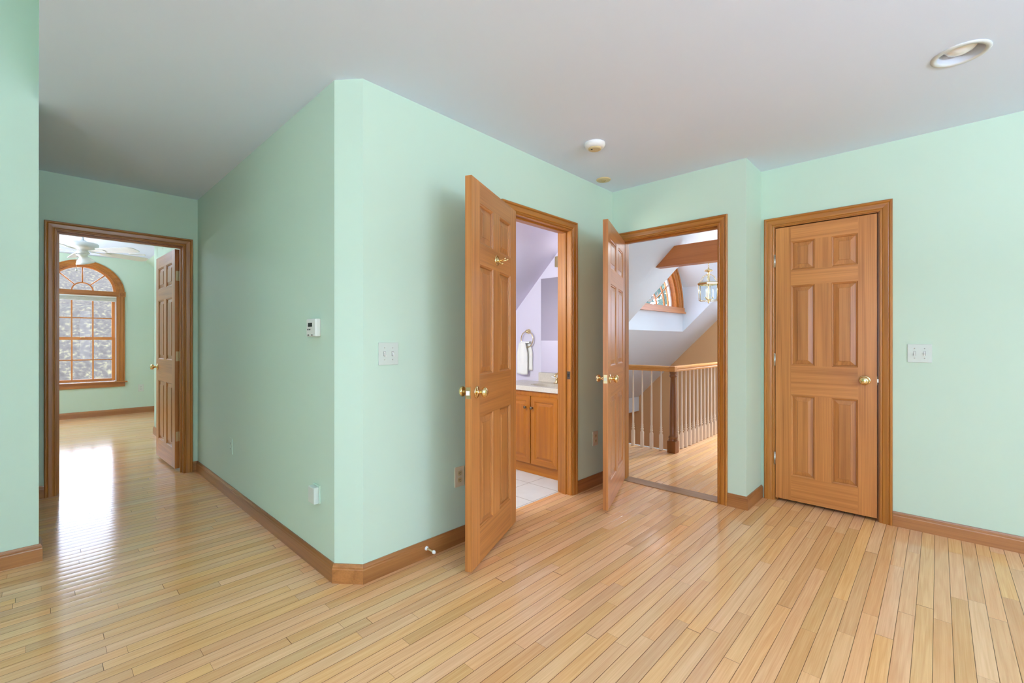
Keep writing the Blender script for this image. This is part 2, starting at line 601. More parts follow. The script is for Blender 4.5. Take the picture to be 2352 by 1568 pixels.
def wall_y(name, x0, x1, y0, y1, z1, op, m_neg, m_pos, label, z0=0.0):
    b = MB()
    s = {'-y': m_neg, '+y': m_pos}
    x = x0
    for (xa, xb, za, zb) in sorted(op):
        if xa > x:
            b.box(x, xa, y0, y1, z0, z1, m_neg, s)
        if za > z0:
            b.box(xa, xb, y0, y1, z0, za, m_neg, s)
        if zb < z1:
            b.box(xa, xb, y0, y1, zb, z1, m_neg, s)
        x = xb
    if x < x1:
        b.box(x, x1, y0, y1, z0, z1, m_neg, s)
    return struct(b.build(name), label, 'wall')


HD = DOOR_H + JB
wall_y('wall_bathroom_door', 1.09, X2 + T, Y1, Y1 + T, CEIL, [(BATH[0] - JB, BATH[1] + JB, 0, HD)], mint, lilac,
       'mint green wall holding the bathroom doorway')
wall_x('wall_left', X0, X0 + T, 2.145, Y4, CEIL, [], mint, lilac, 'mint green wall of the passage with the thermostat on it')
b = MB()
b.prism([(X0, 2.145), (1.09, Y1), (1.12, Y1 + 0.112)], 0, CEIL, mint)
struct(b.build('wall_chamfer'), 'narrow angled mint strip where two walls meet at the outside corner', 'wall')
wall_x('wall_hall_door', X2, X2 + T, YJ, Y1, CEIL, [(HALL[0] - JB, HALL[1] + JB, 0, HD)], mint, hall_white,
       'mint green wall holding the doorway to the landing')
wall_y('wall_jog', X2 + T, PX, YJ, YJ + 0.078, 3.8, [], mint, hall_white, 'short mint return wall between hall doorway and closed door')
wall_x('wall_right', X3, X3 + T, YB, YJ, CEIL, [(CLOS[0] - JB, CLOS[1] + JB, 0, HD)], mint, outer,
       'mint green right wall with the closed door')
wall_y('wall_passage_end', XW, X0 + T, Y4, Y4 + T, CEIL, [(BEDR[0] - JB, BEDR[1] + JB, 0, HD)], mint, mint2,
       'mint green wall at the end of the passage with the bedroom doorway')
wall_y('wall_stub', XW, 0.005, YS, YS + T, CHI, [], mint, mint, 'mint green wall end at the far left edge')
wall_y('wall_back', XW - T, X3 + T, YB - T, YB, CHI, [(1.0, 2.0, 0.4, 2.3)], outer, mint, 'mint green wall behind the camera with a window')
wall_x('wall_side', XW - T, XW, YB, Y4, CHI, [(-1.6, 0.4, 0.5, 2.2)], outer, mint, 'mint green wall left of the camera with a window')
# closet behind the closed door
b = MB()
b.box(4.45, 4.5, YB, YJ, 0, CEIL, outer)
b.box(X3 + T, 4.45, -0.35, -0.3, 0, CEIL, outer)
struct(b.build('wall_closet'), 'dark closet wall behind the closed door', 'wall')
# ceilings
b = MB()
CANX, CANY, CANR = 2.824, -0.072, 0.0795
qx0, qx1, qy0, qy1 = CANX - 0.11, CANX + 0.11, CANY - 0.11, CANY + 0.11
b.box(XE0, X3 + T, YB - T, qy0, CEIL, CEIL + 0.1, white_ceil)
b.box(XE0, X3 + T, qy1, Y1 + 0.06, CEIL, CEIL + 0.1, white_ceil)
b.box(XE0, qx0, qy0, qy1, CEIL, CEIL + 0.1, white_ceil)
b.box(qx1, X3 + T, qy0, qy1, CEIL, CEIL + 0.1, white_ceil)
cring, sring = [], []
for i in range(48):
    a = 2 * math.pi * i / 48
    c, sn = math.cos(a), math.sin(a)
    k = 0.11 / max(abs(c), abs(sn))
    cring.append((CANX + CANR * c, CANY + CANR * sn))
    sring.append((CANX + k * c, CANY + k * sn))
b.grid([[(x, y, CEIL + 0.1) for x, y in cring], [(x, y, CEIL) for x, y in cring], [(x, y, CEIL) for x, y in sring]], white_ceil, closed=True)
b.box(XE0, X0 + T, Y1 + 0.06, YS + 0.06, CEIL, CEIL + 0.1, white_ceil)
b.box(XW - T, X0 + T, YS + 0.06, Y4 + T, CEIL, CEIL + 0.1, white_ceil)
b.box(X3 + T, 4.5, YB, YJ, CEIL, CEIL + 0.1, outer)
struct(b.build('ceiling'), 'flat white ceiling of the main room', 'ceiling')
b = MB()
b.box(XW - T, XE0 + 0.1, YB - T, YS + T, CHI, CHI + 0.1, white_ceil)
struct(b.build('ceiling_raised'), 'higher white ceiling over the left part of the room', 'ceiling')
b = MB()
b.box(XE0, XE0 + 0.1, YB - T, YS, CEIL + 0.1, CHI, mint)
struct(b.build('wall_ceiling_step'), 'mint upstand where the ceiling steps up', 'wall')

# ------------------------------------------------------------------ bathroom shell
b = MB()
def slope_quad(xa, xb, ya, yb, m, th=0.12):
    za, zb = RC - RM * ya, RC - RM * yb
    P = [(xa, ya, za), (xb, ya, za), (xb, yb, zb), (xa, yb, zb)]
    Q = [(p[0], p[1], p[2] + th) for p in P]
    b.face(P, m)
    b.face(Q[::-1], m)
    for i in range(4):
        j = (i + 1) % 4
        b.face((P[i], Q[i], Q[j], P[j]), m)
slope_quad(X0 + T, BX3, (RC - CEIL) / RM, YK, lilac)
struct(b.build('ceiling_bathroom_slope'), 'lilac sloping ceiling under the roof in the bathroom', 'ceiling')
b = MB()
b.box(X0 + T, BX3, YK, YK + 0.1, 0, 1.3, lilac)
struct(b.build('wall_bathroom_knee'), 'lilac knee wall of the bathroom', 'wall')
b = MB()
b.box(BX3, X2 + T + 0.0, Y1 + T, YK + 0.1, 0, 2.6, lilac, {'+x': hall_white})
struct(b.build('wall_bathroom_mirror'), 'pale lilac wall with the bathroom mirror and towel ring', 'wall')
b = MB()
b.box(X0 + T, BX3, Y1 + T, (RC - CEIL) / RM + 0.02, CEIL, CEIL + 0.1, lilac)
struct(b.build('ceiling_bathroom'), 'narrow flat lilac ceiling just inside the bathroom doorway', 'ceiling')

# ------------------------------------------------------------------ hall shell
b = MB()
HX0 = X2 + T
def tilt(xa, xb, ya, yb):
    slope_quad(xa, xb, ya, yb, hall_white, 0.14)
ZT = 2.137                                   # eaves height of the dormer cheek
YT = (RC - ZT) / RM
tilt(HX0, DXL - 0.001, YJ + 0.05, 5.2)      # left of the dormer
tilt(DXR + 0.001, PX + 0.1, YJ + 0.05, 5.2)         # right of the dormer
zf = RC - RM * DY
tilt(DXL - 0.001, DXR + 0.001, DY + 0.001, 5.2)                     # below the dormer
XM = (DXL + DXR) / 2
ZR = ZT + (XM - DXL)
YR = (RC - ZR) / RM
# roof above the dormer opening, two triangles left over at the valley
def tri(p, q, r, m, th=0.05):
    up = Vector((0, 0, th))
    P = [Vector(v) for v in (p, q, r)]
    b.face(P, m)
    b.face([v + up for v in P][::-1], m)
    for i in range(3):
        j = (i + 1) % 3
        b.face((P[i], P[i] + up, P[j] + up, P[j]), m)
yt = YJ + 0.05
zt = RC - RM * yt
if YR > yt:
    tri((DXL - .02, YT, ZT + .0005), (DXL - .02, yt, zt + .0005), (XM, YR, ZR + .0005), hall_white)
    tri((DXR + .02, YT, ZT + .0005), (XM, YR, ZR + .0005), (DXR + .02, yt, zt + .0005), hall_white)
    tri((DXL - .02, yt, zt + .0005), (DXR + .02, yt, zt + .0005), (XM, YR, ZR + .0005), hall_white)
struct(b.build('ceiling_hall_slope'), 'white sloping ceiling of the landing under the roof', 'ceiling')
b = MB()
# dormer: cheeks, gable ceiling, front wall with a half-round hole
b.face([(DXR, DY, zf), (DXR, DY, ZT), (DXR, YT, ZT)], hall_white)
b.face([(DXR + .08, DY, zf), (DXR + .08, YT, ZT), (DXR + .08, DY, ZT)], hall_white)
b.face([(DXL, DY, zf), (DXL, YT, ZT), (DXL, DY, ZT)], hall_white)
b.face([(DXL - .08, DY, zf), (DXL - .08, DY, ZT), (DXL - .08, YT, ZT)], hall_white)
for xa, s in ((DXL, 1), (DXR, -1)):
    P = [(xa, YT, ZT), (XM, YR, ZR), (XM, DY + 0.1, ZR), (xa, DY + 0.1, ZT)]
    b.face(P, hall_white)
    b.face([(p[0], p[1], p[2] + 0.1) for p in P][::-1], hall_white)
WCX, WCZ, WR = 6.85, 1.727, 0.912             # hole of the half-round window
NA = 40
ring = [(WCX + WR * math.cos(math.pi * i / NA), WCZ + WR * math.sin(math.pi * i / NA)) for i in range(NA + 1)]
def gable_z(x):
    return ZT + (XM - DXL) - abs(x - XM) + 0.02
for yy, rev in ((DY, False), (DY + 0.14, True)):
    top = [(x, yy, gable_z(x)) for x, z in ring]
    low = [(x, yy, z) for x, z in ring]
    for i in range(NA):
        b.face((low[i], low[i + 1], top[i + 1], top[i]), hall_white)
    xr_, xl_ = ring[0][0], ring[-1][0]
    b.face([(xr_, yy, zf), (DXR, yy, zf), (DXR, yy, ZT), (xr_, yy, gable_z(xr_))], hall_white)
    b.face([(DXL, yy, zf), (xl_, yy, zf), (xl_, yy, gable_z(xl_)), (DXL, yy, ZT)], hall_white)
    b.face([(xl_, yy, zf), (xr_, yy, zf), (xr_, yy, WCZ), (xl_, yy, WCZ)], hall_white)
for i in range(NA):
    (xa, za), (xb, zb) = ring[i], ring[i + 1]
    b.face(((xa, DY, za), (xb, DY, zb), (xb, DY + .14, zb), (xa, DY + .14, za)), hall_white)
b.face(((ring[-1][0], DY, WCZ), (ring[0][0], DY, WCZ), (ring[0][0], DY + .14, WCZ), (ring[-1][0], DY + .14, WCZ)), hall_white)
struct(b.build('wall_dormer'), 'white dormer walls around the half-round window', 'wall')
b = MB()
def roof_top(y):
    return min(3.8, RC - RM * y + 0.13)
def end_piece(ya, yb, za, zb=None):
    n = 8
    ys = [ya + (yb - ya) * k / n for k in range(n + 1)]
    top = [(y, roof_top(y) if zb is None else zb) for y in ys]
    b.prism([(ya, za), (yb, za)] + top[::-1], PX, PX + T, peach, axis='x')
end_piece(YJ, 1.25, -2.6)
end_piece(1.25, 2.2, -2.6, 1.2)
end_piece(1.25, 2.2, 2.1)
end_piece(2.2, 5.6, -2.6)
struct(b.build('wall_stair_end'), 'peach wall at the end of the stairwell', 'wall')
b = MB()
b.box(HX0, PX, 4.74, 5.5, -0.349, -0.04, hall_white)
b.box(HX0, PX, 5.45, 5.55, -2.6, 0.2, peach)
struct(b.build('wall_stair_side'), 'white boxed soffit low on the far side of the stairwell', 'wall')
b = MB()
b.box(4.6, PX, 2.07, 5.5, -2.7, -2.6, oak_floor)
struct(b.build('floor_lower'), 'oak floor at the foot of the stairwell', 'floor')
b = MB()
b.box(HX0, 4.66, 3.6, 3.7, -2.6, 1.15, hall_white)
b.box(4.56, 4.655, 2.08, 3.7, -2.6, -0.1, peach)
b.box(4.56, PX, 1.98, 2.06, -2.6, -0.1, peach)
b.box(4.56, 4.655, 3.7, 5.5, -2.6, 0.2, peach)
b.box(HX0, 4.66, 3.6, 5.2, 0.0, 0.02, hall_white)
struct(b.build('wall_stair_near'), 'peach walls lining the stairwell below the landing', 'wall')

# ------------------------------------------------------------------ bedroom shell
b = MB()
s0 = 1.232
b.box(XW - T, s0, Y4 + T, BWY + T, BCEIL, BCEIL + 0.1, white_ceil)
struct(b.build('ceiling_bedroom'), 'white flat ceiling of the bedroom', 'ceiling')
b = MB()
zq = BCEIL - (2.2 - s0) * 0.86
b.face([(s0, Y4 + T, BCEIL), (2.2, Y4 + T, zq), (2.2, BWY, zq), (s0, BWY, BCEIL)], mint2)
b.face([(s0, Y4 + T, BCEIL + .1), (s0, BWY, BCEIL + .1), (2.2, BWY, zq + .1), (2.2, Y4 + T, zq + .1)], mint2)
b.box(2.2, 2.3, Y4 + T, BWY, 0, zq + 0.1, mint2)
struct(b.build('wall_bedroom_slope'), 'mint sloping wall along the right of the bedroom', 'wall')
b = MB()
b.box(1.02, 1.16, Y4 + T, 7.22, 0, BCEIL, mint2)
struct(b.build('wall_bedroom_right'), 'mint wall behind the open bedroom door', 'wall')
wall_x('wall_bedroom_side', XW - T, XW, Y4, BWY + T, BCEIL, [], outer, mint2, 'mint bedroom wall with side window')
# window wall with arched hole
W1X, W1Z = 0.476, 1.925
HWI = 0.418                                  # half width of the hole
b = MB()
ringb = [(W1X + HWI * math.cos(math.pi * i / 32), W1Z + HWI * math.sin(math.pi * i / 32)) for i in range(33)]
for yy in (BWY, BWY + T):
    for i in range(32):
        (xa, za), (xb, zb) = ringb[i], ringb[i + 1]
        b.face(((xa, yy, za), (xb, yy, zb), (xb, yy, BCEIL), (xa, yy, BCEIL)), mint2)
    b.face(((W1X - HWI, yy, 0), (W1X + HWI, yy, 0), (W1X + HWI, yy, .53), (W1X - HWI, yy, .53)), mint2)
    b.face(((W1X + HWI, yy, 0), (2.3, yy, 0), (2.3, yy, BCEIL), (W1X + HWI, yy, BCEIL)), mint2)
    b.face(((XW - T, yy, 0), (W1X - HWI, yy, 0), (W1X - HWI, yy, BCEIL), (XW - T, yy, BCEIL)), mint2)
prof = [(W1X - HWI, 0.53), (W1X + HWI, 0.53)] + ringb
for i in range(len(prof)):
    (xa, za), (xb, zb) = prof[i], prof[(i + 1) % len(prof)]
    b.face(((xa, BWY, za), (xb, BWY, zb), (xb, BWY + T, zb), (xa, BWY + T, za)), mint2)
struct(b.build('wall_bedroom_window'), 'mint bedroom wall around the arched window', 'wall')
b = MB()
b.box(XE0 + 0.1, X2 + T, YB - T, YS + T, 2.75, 2.85, outer)  # added light blocker: stops the sky leaking in over the ceilings
b.box(XW - T, X2 + T, YS + T, BWY + T, 2.75, 2.85, outer)
b.box(X0 + T, X2 + T, 3.65, 3.72, 0, 2.75, outer)
struct(b.build('ceiling_sky_block'), 'unseen deck added above the ceilings to keep sky light out', 'ceiling')

# ------------------------------------------------------------------ baseboards
BP = [(0, 0), (0.014, 0), (0.014, 0.066), (0.0125, 0.071), (0.0125, 0.078), (0.009, 0.084), (0.007, 0.092), (0, 0.092)]


def sweep_plan(b, prof, path, mats, z=0.0, ends=True):
    """moulding along a plan polyline; offset goes to the right of the path direction; corners are mitred"""
    pts = [Vector((p[0], p[1])) for p in path]
    nrm = []
    for i in range(len(pts) - 1):
        d = (pts[i + 1] - pts[i]).normalized()
        nrm.append(Vector((d.y, -d.x)))
    mit = []
    for i in range(len(pts)):
        if i == 0:
            mit.append(nrm[0])
        elif i == len(pts) - 1:
            mit.append(nrm[-1])
        else:
            m = nrm[i - 1] + nrm[i]
            mit.append(m / m.dot(nrm[i]))
    for i in range(len(pts) - 1):
        d = pts[i + 1] - pts[i]
        m = mats[0] if abs(d.x) >= abs(d.y) else mats[1]
        rows = []
        for j in (i, i + 1):
            rows.append([(pts[j].x + mit[j].x * o, pts[j].y + mit[j].y * o, z + h) for o, h in prof])
        b.grid(rows, m, closed=True)
        if ends:
            if i == 0:
                b.face(rows[0], m)
            if i == len(pts) - 2:
                b.face(rows[1][::-1], m)


CW = 0.065
RV = 0.006
def base(name, path, label):
    b = MB()
    sweep_plan(b, BP, path, bas)
    return struct(b.build(name), label, 'baseboard')


base('baseboard_passage', [(BEDR[1] + RV + CW, Y4), (X0, Y4), (X0, 2.145), (1.09, Y1), (BATH[0] - RV - CW, Y1)],
     'dark oak baseboard along the passage wall and round the angled corner')
base('baseboard_corner', [(BATH[1] + RV + CW, Y1), (X2 - 0.012, Y1)], 'oak baseboard between bathroom casing and open hall door')
base('baseboard_jog', [(X2, HALL[0] - RV - CW), (X2, YJ), (X3 - 0.001, YJ)], 'oak baseboard round the short jog beside the closed door')
base('baseboard_right', [(X3, CLOS[0] - RV - CW), (X3, YB)], 'oak baseboard under the right hand light switch')
base('baseboard_stub', [(XW, YS), (0.005, YS), (0.005, YS + T), (XW, YS + T)], 'oak baseboard round the wall end at far left')
base('baseboard_passage_left', [(XW, Y4), (BEDR[0] - RV - CW, Y4)], 'short oak baseboard left of the bedroom doorway')
base('baseboard_bedroom', [(XW, BWY), (2.2, BWY), (2.2, Y4 + T)], 'oak baseboard under the arched bedroom window')
base('baseboard_bedroom_right', [(1.16, 7.22), (1.02, 7.22), (1.02, Y4 + T + 0.1)], 'oak baseboard on the wall behind the bedroom door')
base('baseboard_back', [(X3, YB), (XW, YB), (XW, YS)], 'oak baseboard behind the camera')

# ------------------------------------------------------------------ door casings
CP = [(0, 0), (0, 0.008), (0.004, 0.0105), (0.009, 0.0105), (0.012, 0.0085), (0.016, 0.012), (0.024, 0.0135), (0.042, 0.015), (0.046, 0.0135),
      (0.049, 0.017), (0.054, 0.0195), (0.060, 0.0195), (0.064, 0.016), (0.065, 0.0)]


def casing_set(parent, a0, a1, top, P, mat_h, mat_v):
    """three mitred casing pieces; P maps (along, out, z) to local space"""
    U = [(a0 - RV, a1 + RV, top + RV)]
    def pt(k, w, t):
        l, r, h = U[0]
        return [P(l - w, t, 0.0), P(l - w, t, h + w), P(r + w, t, h + w), P(r + w, t, 0.0)][k]
    for nm, (i, j), m in (('casing_leg', (0, 1), mat_v), ('casing_head', (1, 2), mat_h), ('casing_leg', (3, 2), mat_v)):
        b = MB()
        b.grid([[pt(i, w, t) for w, t in CP], [pt(j, w, t) for w, t in CP]], m, closed=True)
        b.build(nm, parent)


def jamb_set(parent, a0, a1, top, P, depth, mat_h, mat_v, stop_at=None, stop_to=None):
    for nm, boxes in (('jamb', [(a0 - JB, a0, 0, top + JB)]), ('jamb', [(a1, a1 + JB, 0, top + JB)]), ('jamb_head', [(a0, a1, top, top + JB)])):
        m = mat_h if nm == 'jamb_head' else mat_v
        b = MB()
        for (xa, xb, za, zb) in boxes:
            ps = [P(x, o, z) for x in (xa, xb) for o in (0.001, -depth + 0.001) for z in (za, zb)]
            lo = [min(p[i] for p in ps) for i in range(3)]
            hi = [max(p[i] for p in ps) for i in range(3)]
            b.box(lo[0], hi[0], lo[1], hi[1], lo[2], hi[2], m)
            if stop_at is not None:
                if nm == 'jamb_head':
                    sx, sz = (a0, a1), (top - 0.011, top)
                elif xa < a0:
                    sx, sz = (a0, a0 + 0.011), (0, top - 0.0112)
                else:
                    sx, sz = (a1 - 0.011, a1), (0, top - 0.0112)
                ps = [P(x, o, z) for x in sx for o in (-stop_at, -stop_to) for z in sz]
                lo = [min(p[i] for p in ps) for i in range(3)]
                hi = [max(p[i] for p in ps) for i in range(3)]
                b.box(lo[0], hi[0], lo[1], hi[1], lo[2], hi[2], m)
        b.build(nm, parent)


def trim_set(name, label, P, mat_h, a, stop=(0.04, 0.075), back=None):
    t = thing(name, label, 'door frame', kind='structure')
    casing_set(t, a[0], a[1], DOOR_H, P, mat_h, cas[2])
    jamb_set(t, a[0], a[1], DOOR_H, P, T, mat_h, cas[2], *stop)
    if back:
        casing_set(t, a[0], a[1], DOOR_H, back, mat_h, cas[2])
    return t


t_bath = trim_set('trim_3', 'stained pine casing round the bathroom doorway', lambda a, o, z: (a, Y1 - o, z), cas[0], BATH,
                  back=lambda a, o, z: (a, Y1 + T + o, z))
t_hall = trim_set('trim_4', 'stained pine casing round the doorway to the landing', lambda a, o, z: (X2 - o, a, z), cas[1], HALL,
                  back=lambda a, o, z: (X2 + T + o, a, z))
t_clos = trim_set('trim_5', 'stained pine casing round the closed door', lambda a, o, z: (X3 - o, a, z), cas[1], CLOS)
t_bed = trim_set('trim_6', 'dark stained pine casing round the bedroom doorway', lambda a, o, z: (a, Y4 - o, z), cas[0], BEDR, stop=(0.045, 0.08),
                 back=lambda a, o, z: (a, Y4 + T + o, z))
# strike plates
def strike(parent, lo, hi, hole):
    b = MB()
    b.box(*lo_hi(lo, hi), bronze, bevel=0.0008)
    b.box(*lo_hi(*hole), slot_dark)
    tag(b.build('strike_plate', parent), 'dark metal strike plate')
def lo_hi(l, h):
    return (l[0], h[0], l[1], h[1], l[2], h[2])
strike(t_bath, (BATH[1] - 0.0015, Y1 + 0.004, 0.885), (BATH[1] + 0.001, Y1 + 0.034, 0.945), ((BATH[1] - 0.003, Y1 + 0.012, 0.903), (BATH[1] - 0.001, Y1 + 0.026, 0.927)))
strike(t_hall, (X2 + 0.004, HALL[0] - 0.001, 0.885), (X2 + 0.034, HALL[0] + 0.0015, 0.945), ((X2 + 0.012, HALL[0] + 0.001, 0.903), (X2 + 0.026, HALL[0] + 0.003, 0.927)))

# ------------------------------------------------------------------ six-panel doors
LT = 0.035
LZ = [0.022, 0.20, 0.785, 1.0, 1.579, 1.69, 1.898, 2.008]


def make_leaf(name, label, W, loc, rz, hinge_side_plates=True, knob_z=0.917, latch_gap=0.062):
    root = thing(name, label, 'door', loc, rz, kind='structure')
    st, mu = 0.105 if W > 0.6 else 0.099, 0.098
    pw = (W - 2 * st - mu) / 2
    xs = [(st, st + pw), (st + pw + mu, W - st)]
    zs = [(LZ[1], LZ[2]), (LZ[3], LZ[4]), (LZ[5], LZ[6])]
    rails = [(LZ[0], LZ[1]), (LZ[2], LZ[3]), (LZ[4], LZ[5]), (LZ[6], LZ[7])]
    for x0, x1 in ((0, st), (W - st, W)):
        b = MB()
        b.box(x0, x1, 0, LT, LZ[0], LZ[7], fir[2])
        b.build('stile', root)
    for z0, z1 in rails:
        b = MB()
        b.box(st, W - st, 0, LT, z0, z1, fir[0])
        b.build('rail', root)
    for z0, z1 in zs:
        b = MB()
        b.box(xs[0][1], xs[1][0], 0, LT, z0, z1, fir[2])
        b.build('mullion', root)
    for z0, z1 in zs:
        for x0, x1 in xs:
            b = MB()
            def rect(i, y):
                return [(x0 + i, y, z0 + i), (x1 - i, y, z0 + i), (x1 - i, y, z1 - i), (x0 + i, y, z1 - i)]
            for side in (0, 1):
                Y = (lambda d: d) if side == 0 else (lambda d: LT - d)
                # moulded sticking round the opening
                lv = [rect(0, Y(0.0)), rect(0.003, Y(0.0035)), rect(0.009, Y(0.0055)), rect(0.012, Y(0.0115))]
                for a, c in zip(lv, lv[1:]):
                    for k in range(4):
                        m = fir[0] if k % 2 == 0 else fir[2]
                        b.face((a[k], a[(k + 1) % 4], c[(k + 1) % 4], c[k]), m)
                # raised panel
                lv = [rect(0.012, Y(0.0115)), rect(0.040, Y(0.0065)), rect(0.0415, Y(0.0035))]
                b.grid([r for r in lv], fir[2], closed=True)
                b.face(lv[-1], fir[2])
            b.build('panel', root, weld=True)
    # knobs
    for side in (0, 1):
        n = (0, -1, 0) if side == 0 else (0, 1, 0)
        y = 0 if side == 0 else LT
        b = MB()
        prof = [(0.0001, 0.060), (0.010, 0.0598), (0.0185, 0.0575), (0.025, 0.052), (0.0275, 0.045), (0.0262, 0.039), (0.021, 0.033), (0.0135, 0.0285), (0.0105, 0.024), (0.0105, 0.012), (0.014, 0.008)]
        M = at((W - latch_gap, y, knob_z), n)
        b.lathe(prof, brass, M, 28)
        kn = b.build('knob', root)
        tag(kn, 'polished brass knob')
        b = MB()
        b.lathe([(0.0305, 0.0), (0.032, 0.002), (0.031, 0.0045), (0.026, 0.007), (0.016, 0.009), (0.0001, 0.0095)], brass, M, 28)
        b.build('rosette', kn)
    # latch
    b = MB()
    b.box(W - 0.0005, W + 0.0012, 0.005, LT - 0.005, knob_z - 0.029, knob_z + 0.029, brass_dull)
    lp = b.build('latch_plate', root)
    b = MB()
    b.prism([(W, LT / 2 - 0.008), (W + 0.010, LT / 2 - 0.008), (W + 0.004, LT / 2 + 0.008), (W, LT / 2 + 0.008)], knob_z - 0.011, knob_z + 0.011, nickel)
    b.build('latch_bolt', lp)
    # hinges
    for hz in (0.31, 1.038, 1.767):
        b = MB()
        b.tube([(-0.004, -0.005, hz - 0.044), (-0.004, -0.005, hz + 0.044)], 0.0062, nickel, seg=12)
        b.tube([(-0.004, -0.005, hz + 0.044), (-0.004, -0.005, hz + 0.049)], [0.0062, 0.002], nickel, seg=12)
        b.box(-0.0012, 0.0005, 0.0, LT - 0.008, hz - 0.044, hz + 0.044, brass_dull)
        b.build('hinge', root)
    return root


d1 = make_leaf('door_1', 'closed six-panel fir door on the right wall beside the light switch', 0.585, (X3 - 0.002, CLOS[1] - 0.004, 0), -R90)
d2 = make_leaf('door_2', 'open six-panel fir door of the landing doorway, standing out in front of the corner', 0.772, (3.378, 1.941, 0), math.radians(201.1))
d3 = make_leaf('door_3', 'large open six-panel fir door of the bathroom with a brass robe hook', 0.676, (2.096, 1.997, 0), math.radians(203.8))
d4 = make_leaf('door_4', 'six-panel fir door standing open inside the far left bedroom', 0.765, (0.889, 5.012, 0), math.radians(91.7))

# robe hook on the bathroom door
b = MB()
M = at((0.676 / 2 - 0.004, LT, 1.636), (0, 1, 0))
b.lathe([(0.030, 0), (0.031, 0.003), (0.027, 0.006), (0.024, 0.004), (0.012, 0.006), (0.010, 0.014), (0.0001, 0.016)], brass, M, 28)
hk = tag(b.build('robe_hook', d3), 'brass double robe hook')
for s in (-1, 1):
    b = MB()
    b.tube([(0, 0, 0.010), (s * 0.004, -0.002, 0.03), (s * 0.013, 0.0, 0.045), (s * 0.020, 0.006, 0.057)], [0.005, 0.0045, 0.004, 0.0038], brass, M)
    b.lathe([(0.0001, -0.006), (0.005, -0.003), (0.006, 0.0), (0.005, 0.003), (0.0001, 0.006)], brass, M @ Matrix.Translation((s * 0.020, 0.006, 0.058)), 12)
    b.build('prong', hk)
b = MB()
b.tube([(0, 0, 0.010), (0, -0.012, 0.022), (0, -0.022, 0.030), (0, -0.018, 0.040)], 0.004, brass, M)
b.build('prong', hk)

# ------------------------------------------------------------------ switches, outlets, controls
def wall_frame(p, n):
    """matrix: local x along the wall (right as seen), local y up, local z out of the wall"""
    n = Vector(n).normalized()
    up = Vector((0, 0, 1))
    x = up.cross(n)
    M = Matrix((x, up, n)).transposed().to_4x4()
    return Matrix.Translation(Vector(p)) @ M


def switch_plate(label, p, n, flip):
    root = thing('light_switch', label, 'light switch', p, 0, 'double light switches')
    root.matrix_world = wall_frame(p, n)
    b = MB()
    b.box(-0.057, 0.057, -0.057, 0.057, 0, 0.006, grey_plastic, bevel=0.0028)
    b.build('plate', root)
    for x in (-0.023, 0.023):
        b = MB()
        b.box(x - 0.0055, x + 0.0055, -0.0125, 0.0125, 0.0055, 0.0066, slot_dark)
        b.box(x - 0.0045, x + 0.0045, -0.0115, 0.0115, 0.006, 0.0072, white_plastic)
        tg = [(x - 0.004, -0.005, 0.007), (x + 0.004, -0.005, 0.007), (x + 0.004, 0.006, 0.007), (x - 0.004, 0.006, 0.007)]
        e = 0.010 * flip
        tp = [(x - 0.003, e - 0.004, 0.019), (x + 0.003, e - 0.004, 0.019), (x + 0.003, e + 0.003, 0.019), (x - 0.003, e + 0.003, 0.019)]
        b.grid([tg, tp], white_plastic, closed=True)
        b.face(tp, white_plastic)
        b.build('toggle', root)
        for y in (-0.030, 0.030):
            b = MB()
            b.lathe([(0.0032, 0.0058), (0.0032, 0.0066), (0.0001, 0.0072)], nickel, Matrix.Translation((x, y, 0)), 12)
            b.build('screw', root)
    return root


switch_plate('double light switch on the bright wall beside the angled corner', (1.228, Y1, 1.1135), (0, -1, 0), -1)
switch_plate('double light switch on the right wall past the closed door', (X3, 0.0838, 1.101), (-1, 0, 0), -1)


def outlet(label, p, n, mp, mf, group='duplex wall outlets'):
    root = thing('wall_outlet', label, 'outlet', p, 0, group)
    root.matrix_world = wall_frame(p, n)
    b = MB()
    b.box(-0.036, 0.036, -0.058, 0.058, 0, 0.006, mp, bevel=0.0026)
    b.build('plate', root)
    for s in (-1, 1):
        b = MB()
        pts = []
        for i in range(24):
            a = 2 * math.pi * i / 24
            pts.append((0.0165 * math.cos(a), max(-0.0135, min(0.0135, 0.0165 * math.sin(a))) + s * 0.0195))
        b.prism(pts, 0.005, 0.0078, mf)
        for x, h in ((-0.006, 0.0045), (0.006, 0.0035)):
            b.box(x - 0.0012, x + 0.0012, s * 0.0195 - h + 0.002, s * 0.0195 + h + 0.002, 0.007, 0.0082, slot_dark)
        b.lathe([(0.0022, 0.0075), (0.0022, 0.0083), (0.0001, 0.0083)], slot_dark, Matrix.Translation((0, s * 0.0195 - 0.008, 0)), 10)
        b.build('receptacle', root)
    b = MB()
    b.lathe([(0.003, 0.0058), (0.003, 0.0066), (0.0001, 0.007)], nickel, None, 12)
    b.build('screw', root)
    return root


outlet('cream duplex outlet half hidden behind the large open bathroom door', (1.696, Y1, 0.387), (0, -1, 0), cream_plastic, beige_plastic)
outlet('shadowed duplex outlet in the dark corner behind the landing door', (3.130, Y1, 0.384), (0, -1, 0), cream_plastic, beige_plastic)
outlet('outlet painted mint like the passage wall it sits on', (X0, 3.840, 0.392), (-1, 0, 0), mint, mint)
outlet('grey duplex outlet under and right of the arched bedroom window', (1.168, BWY, 0.405), (0, -1, 0), grey_plastic, grey_plastic)

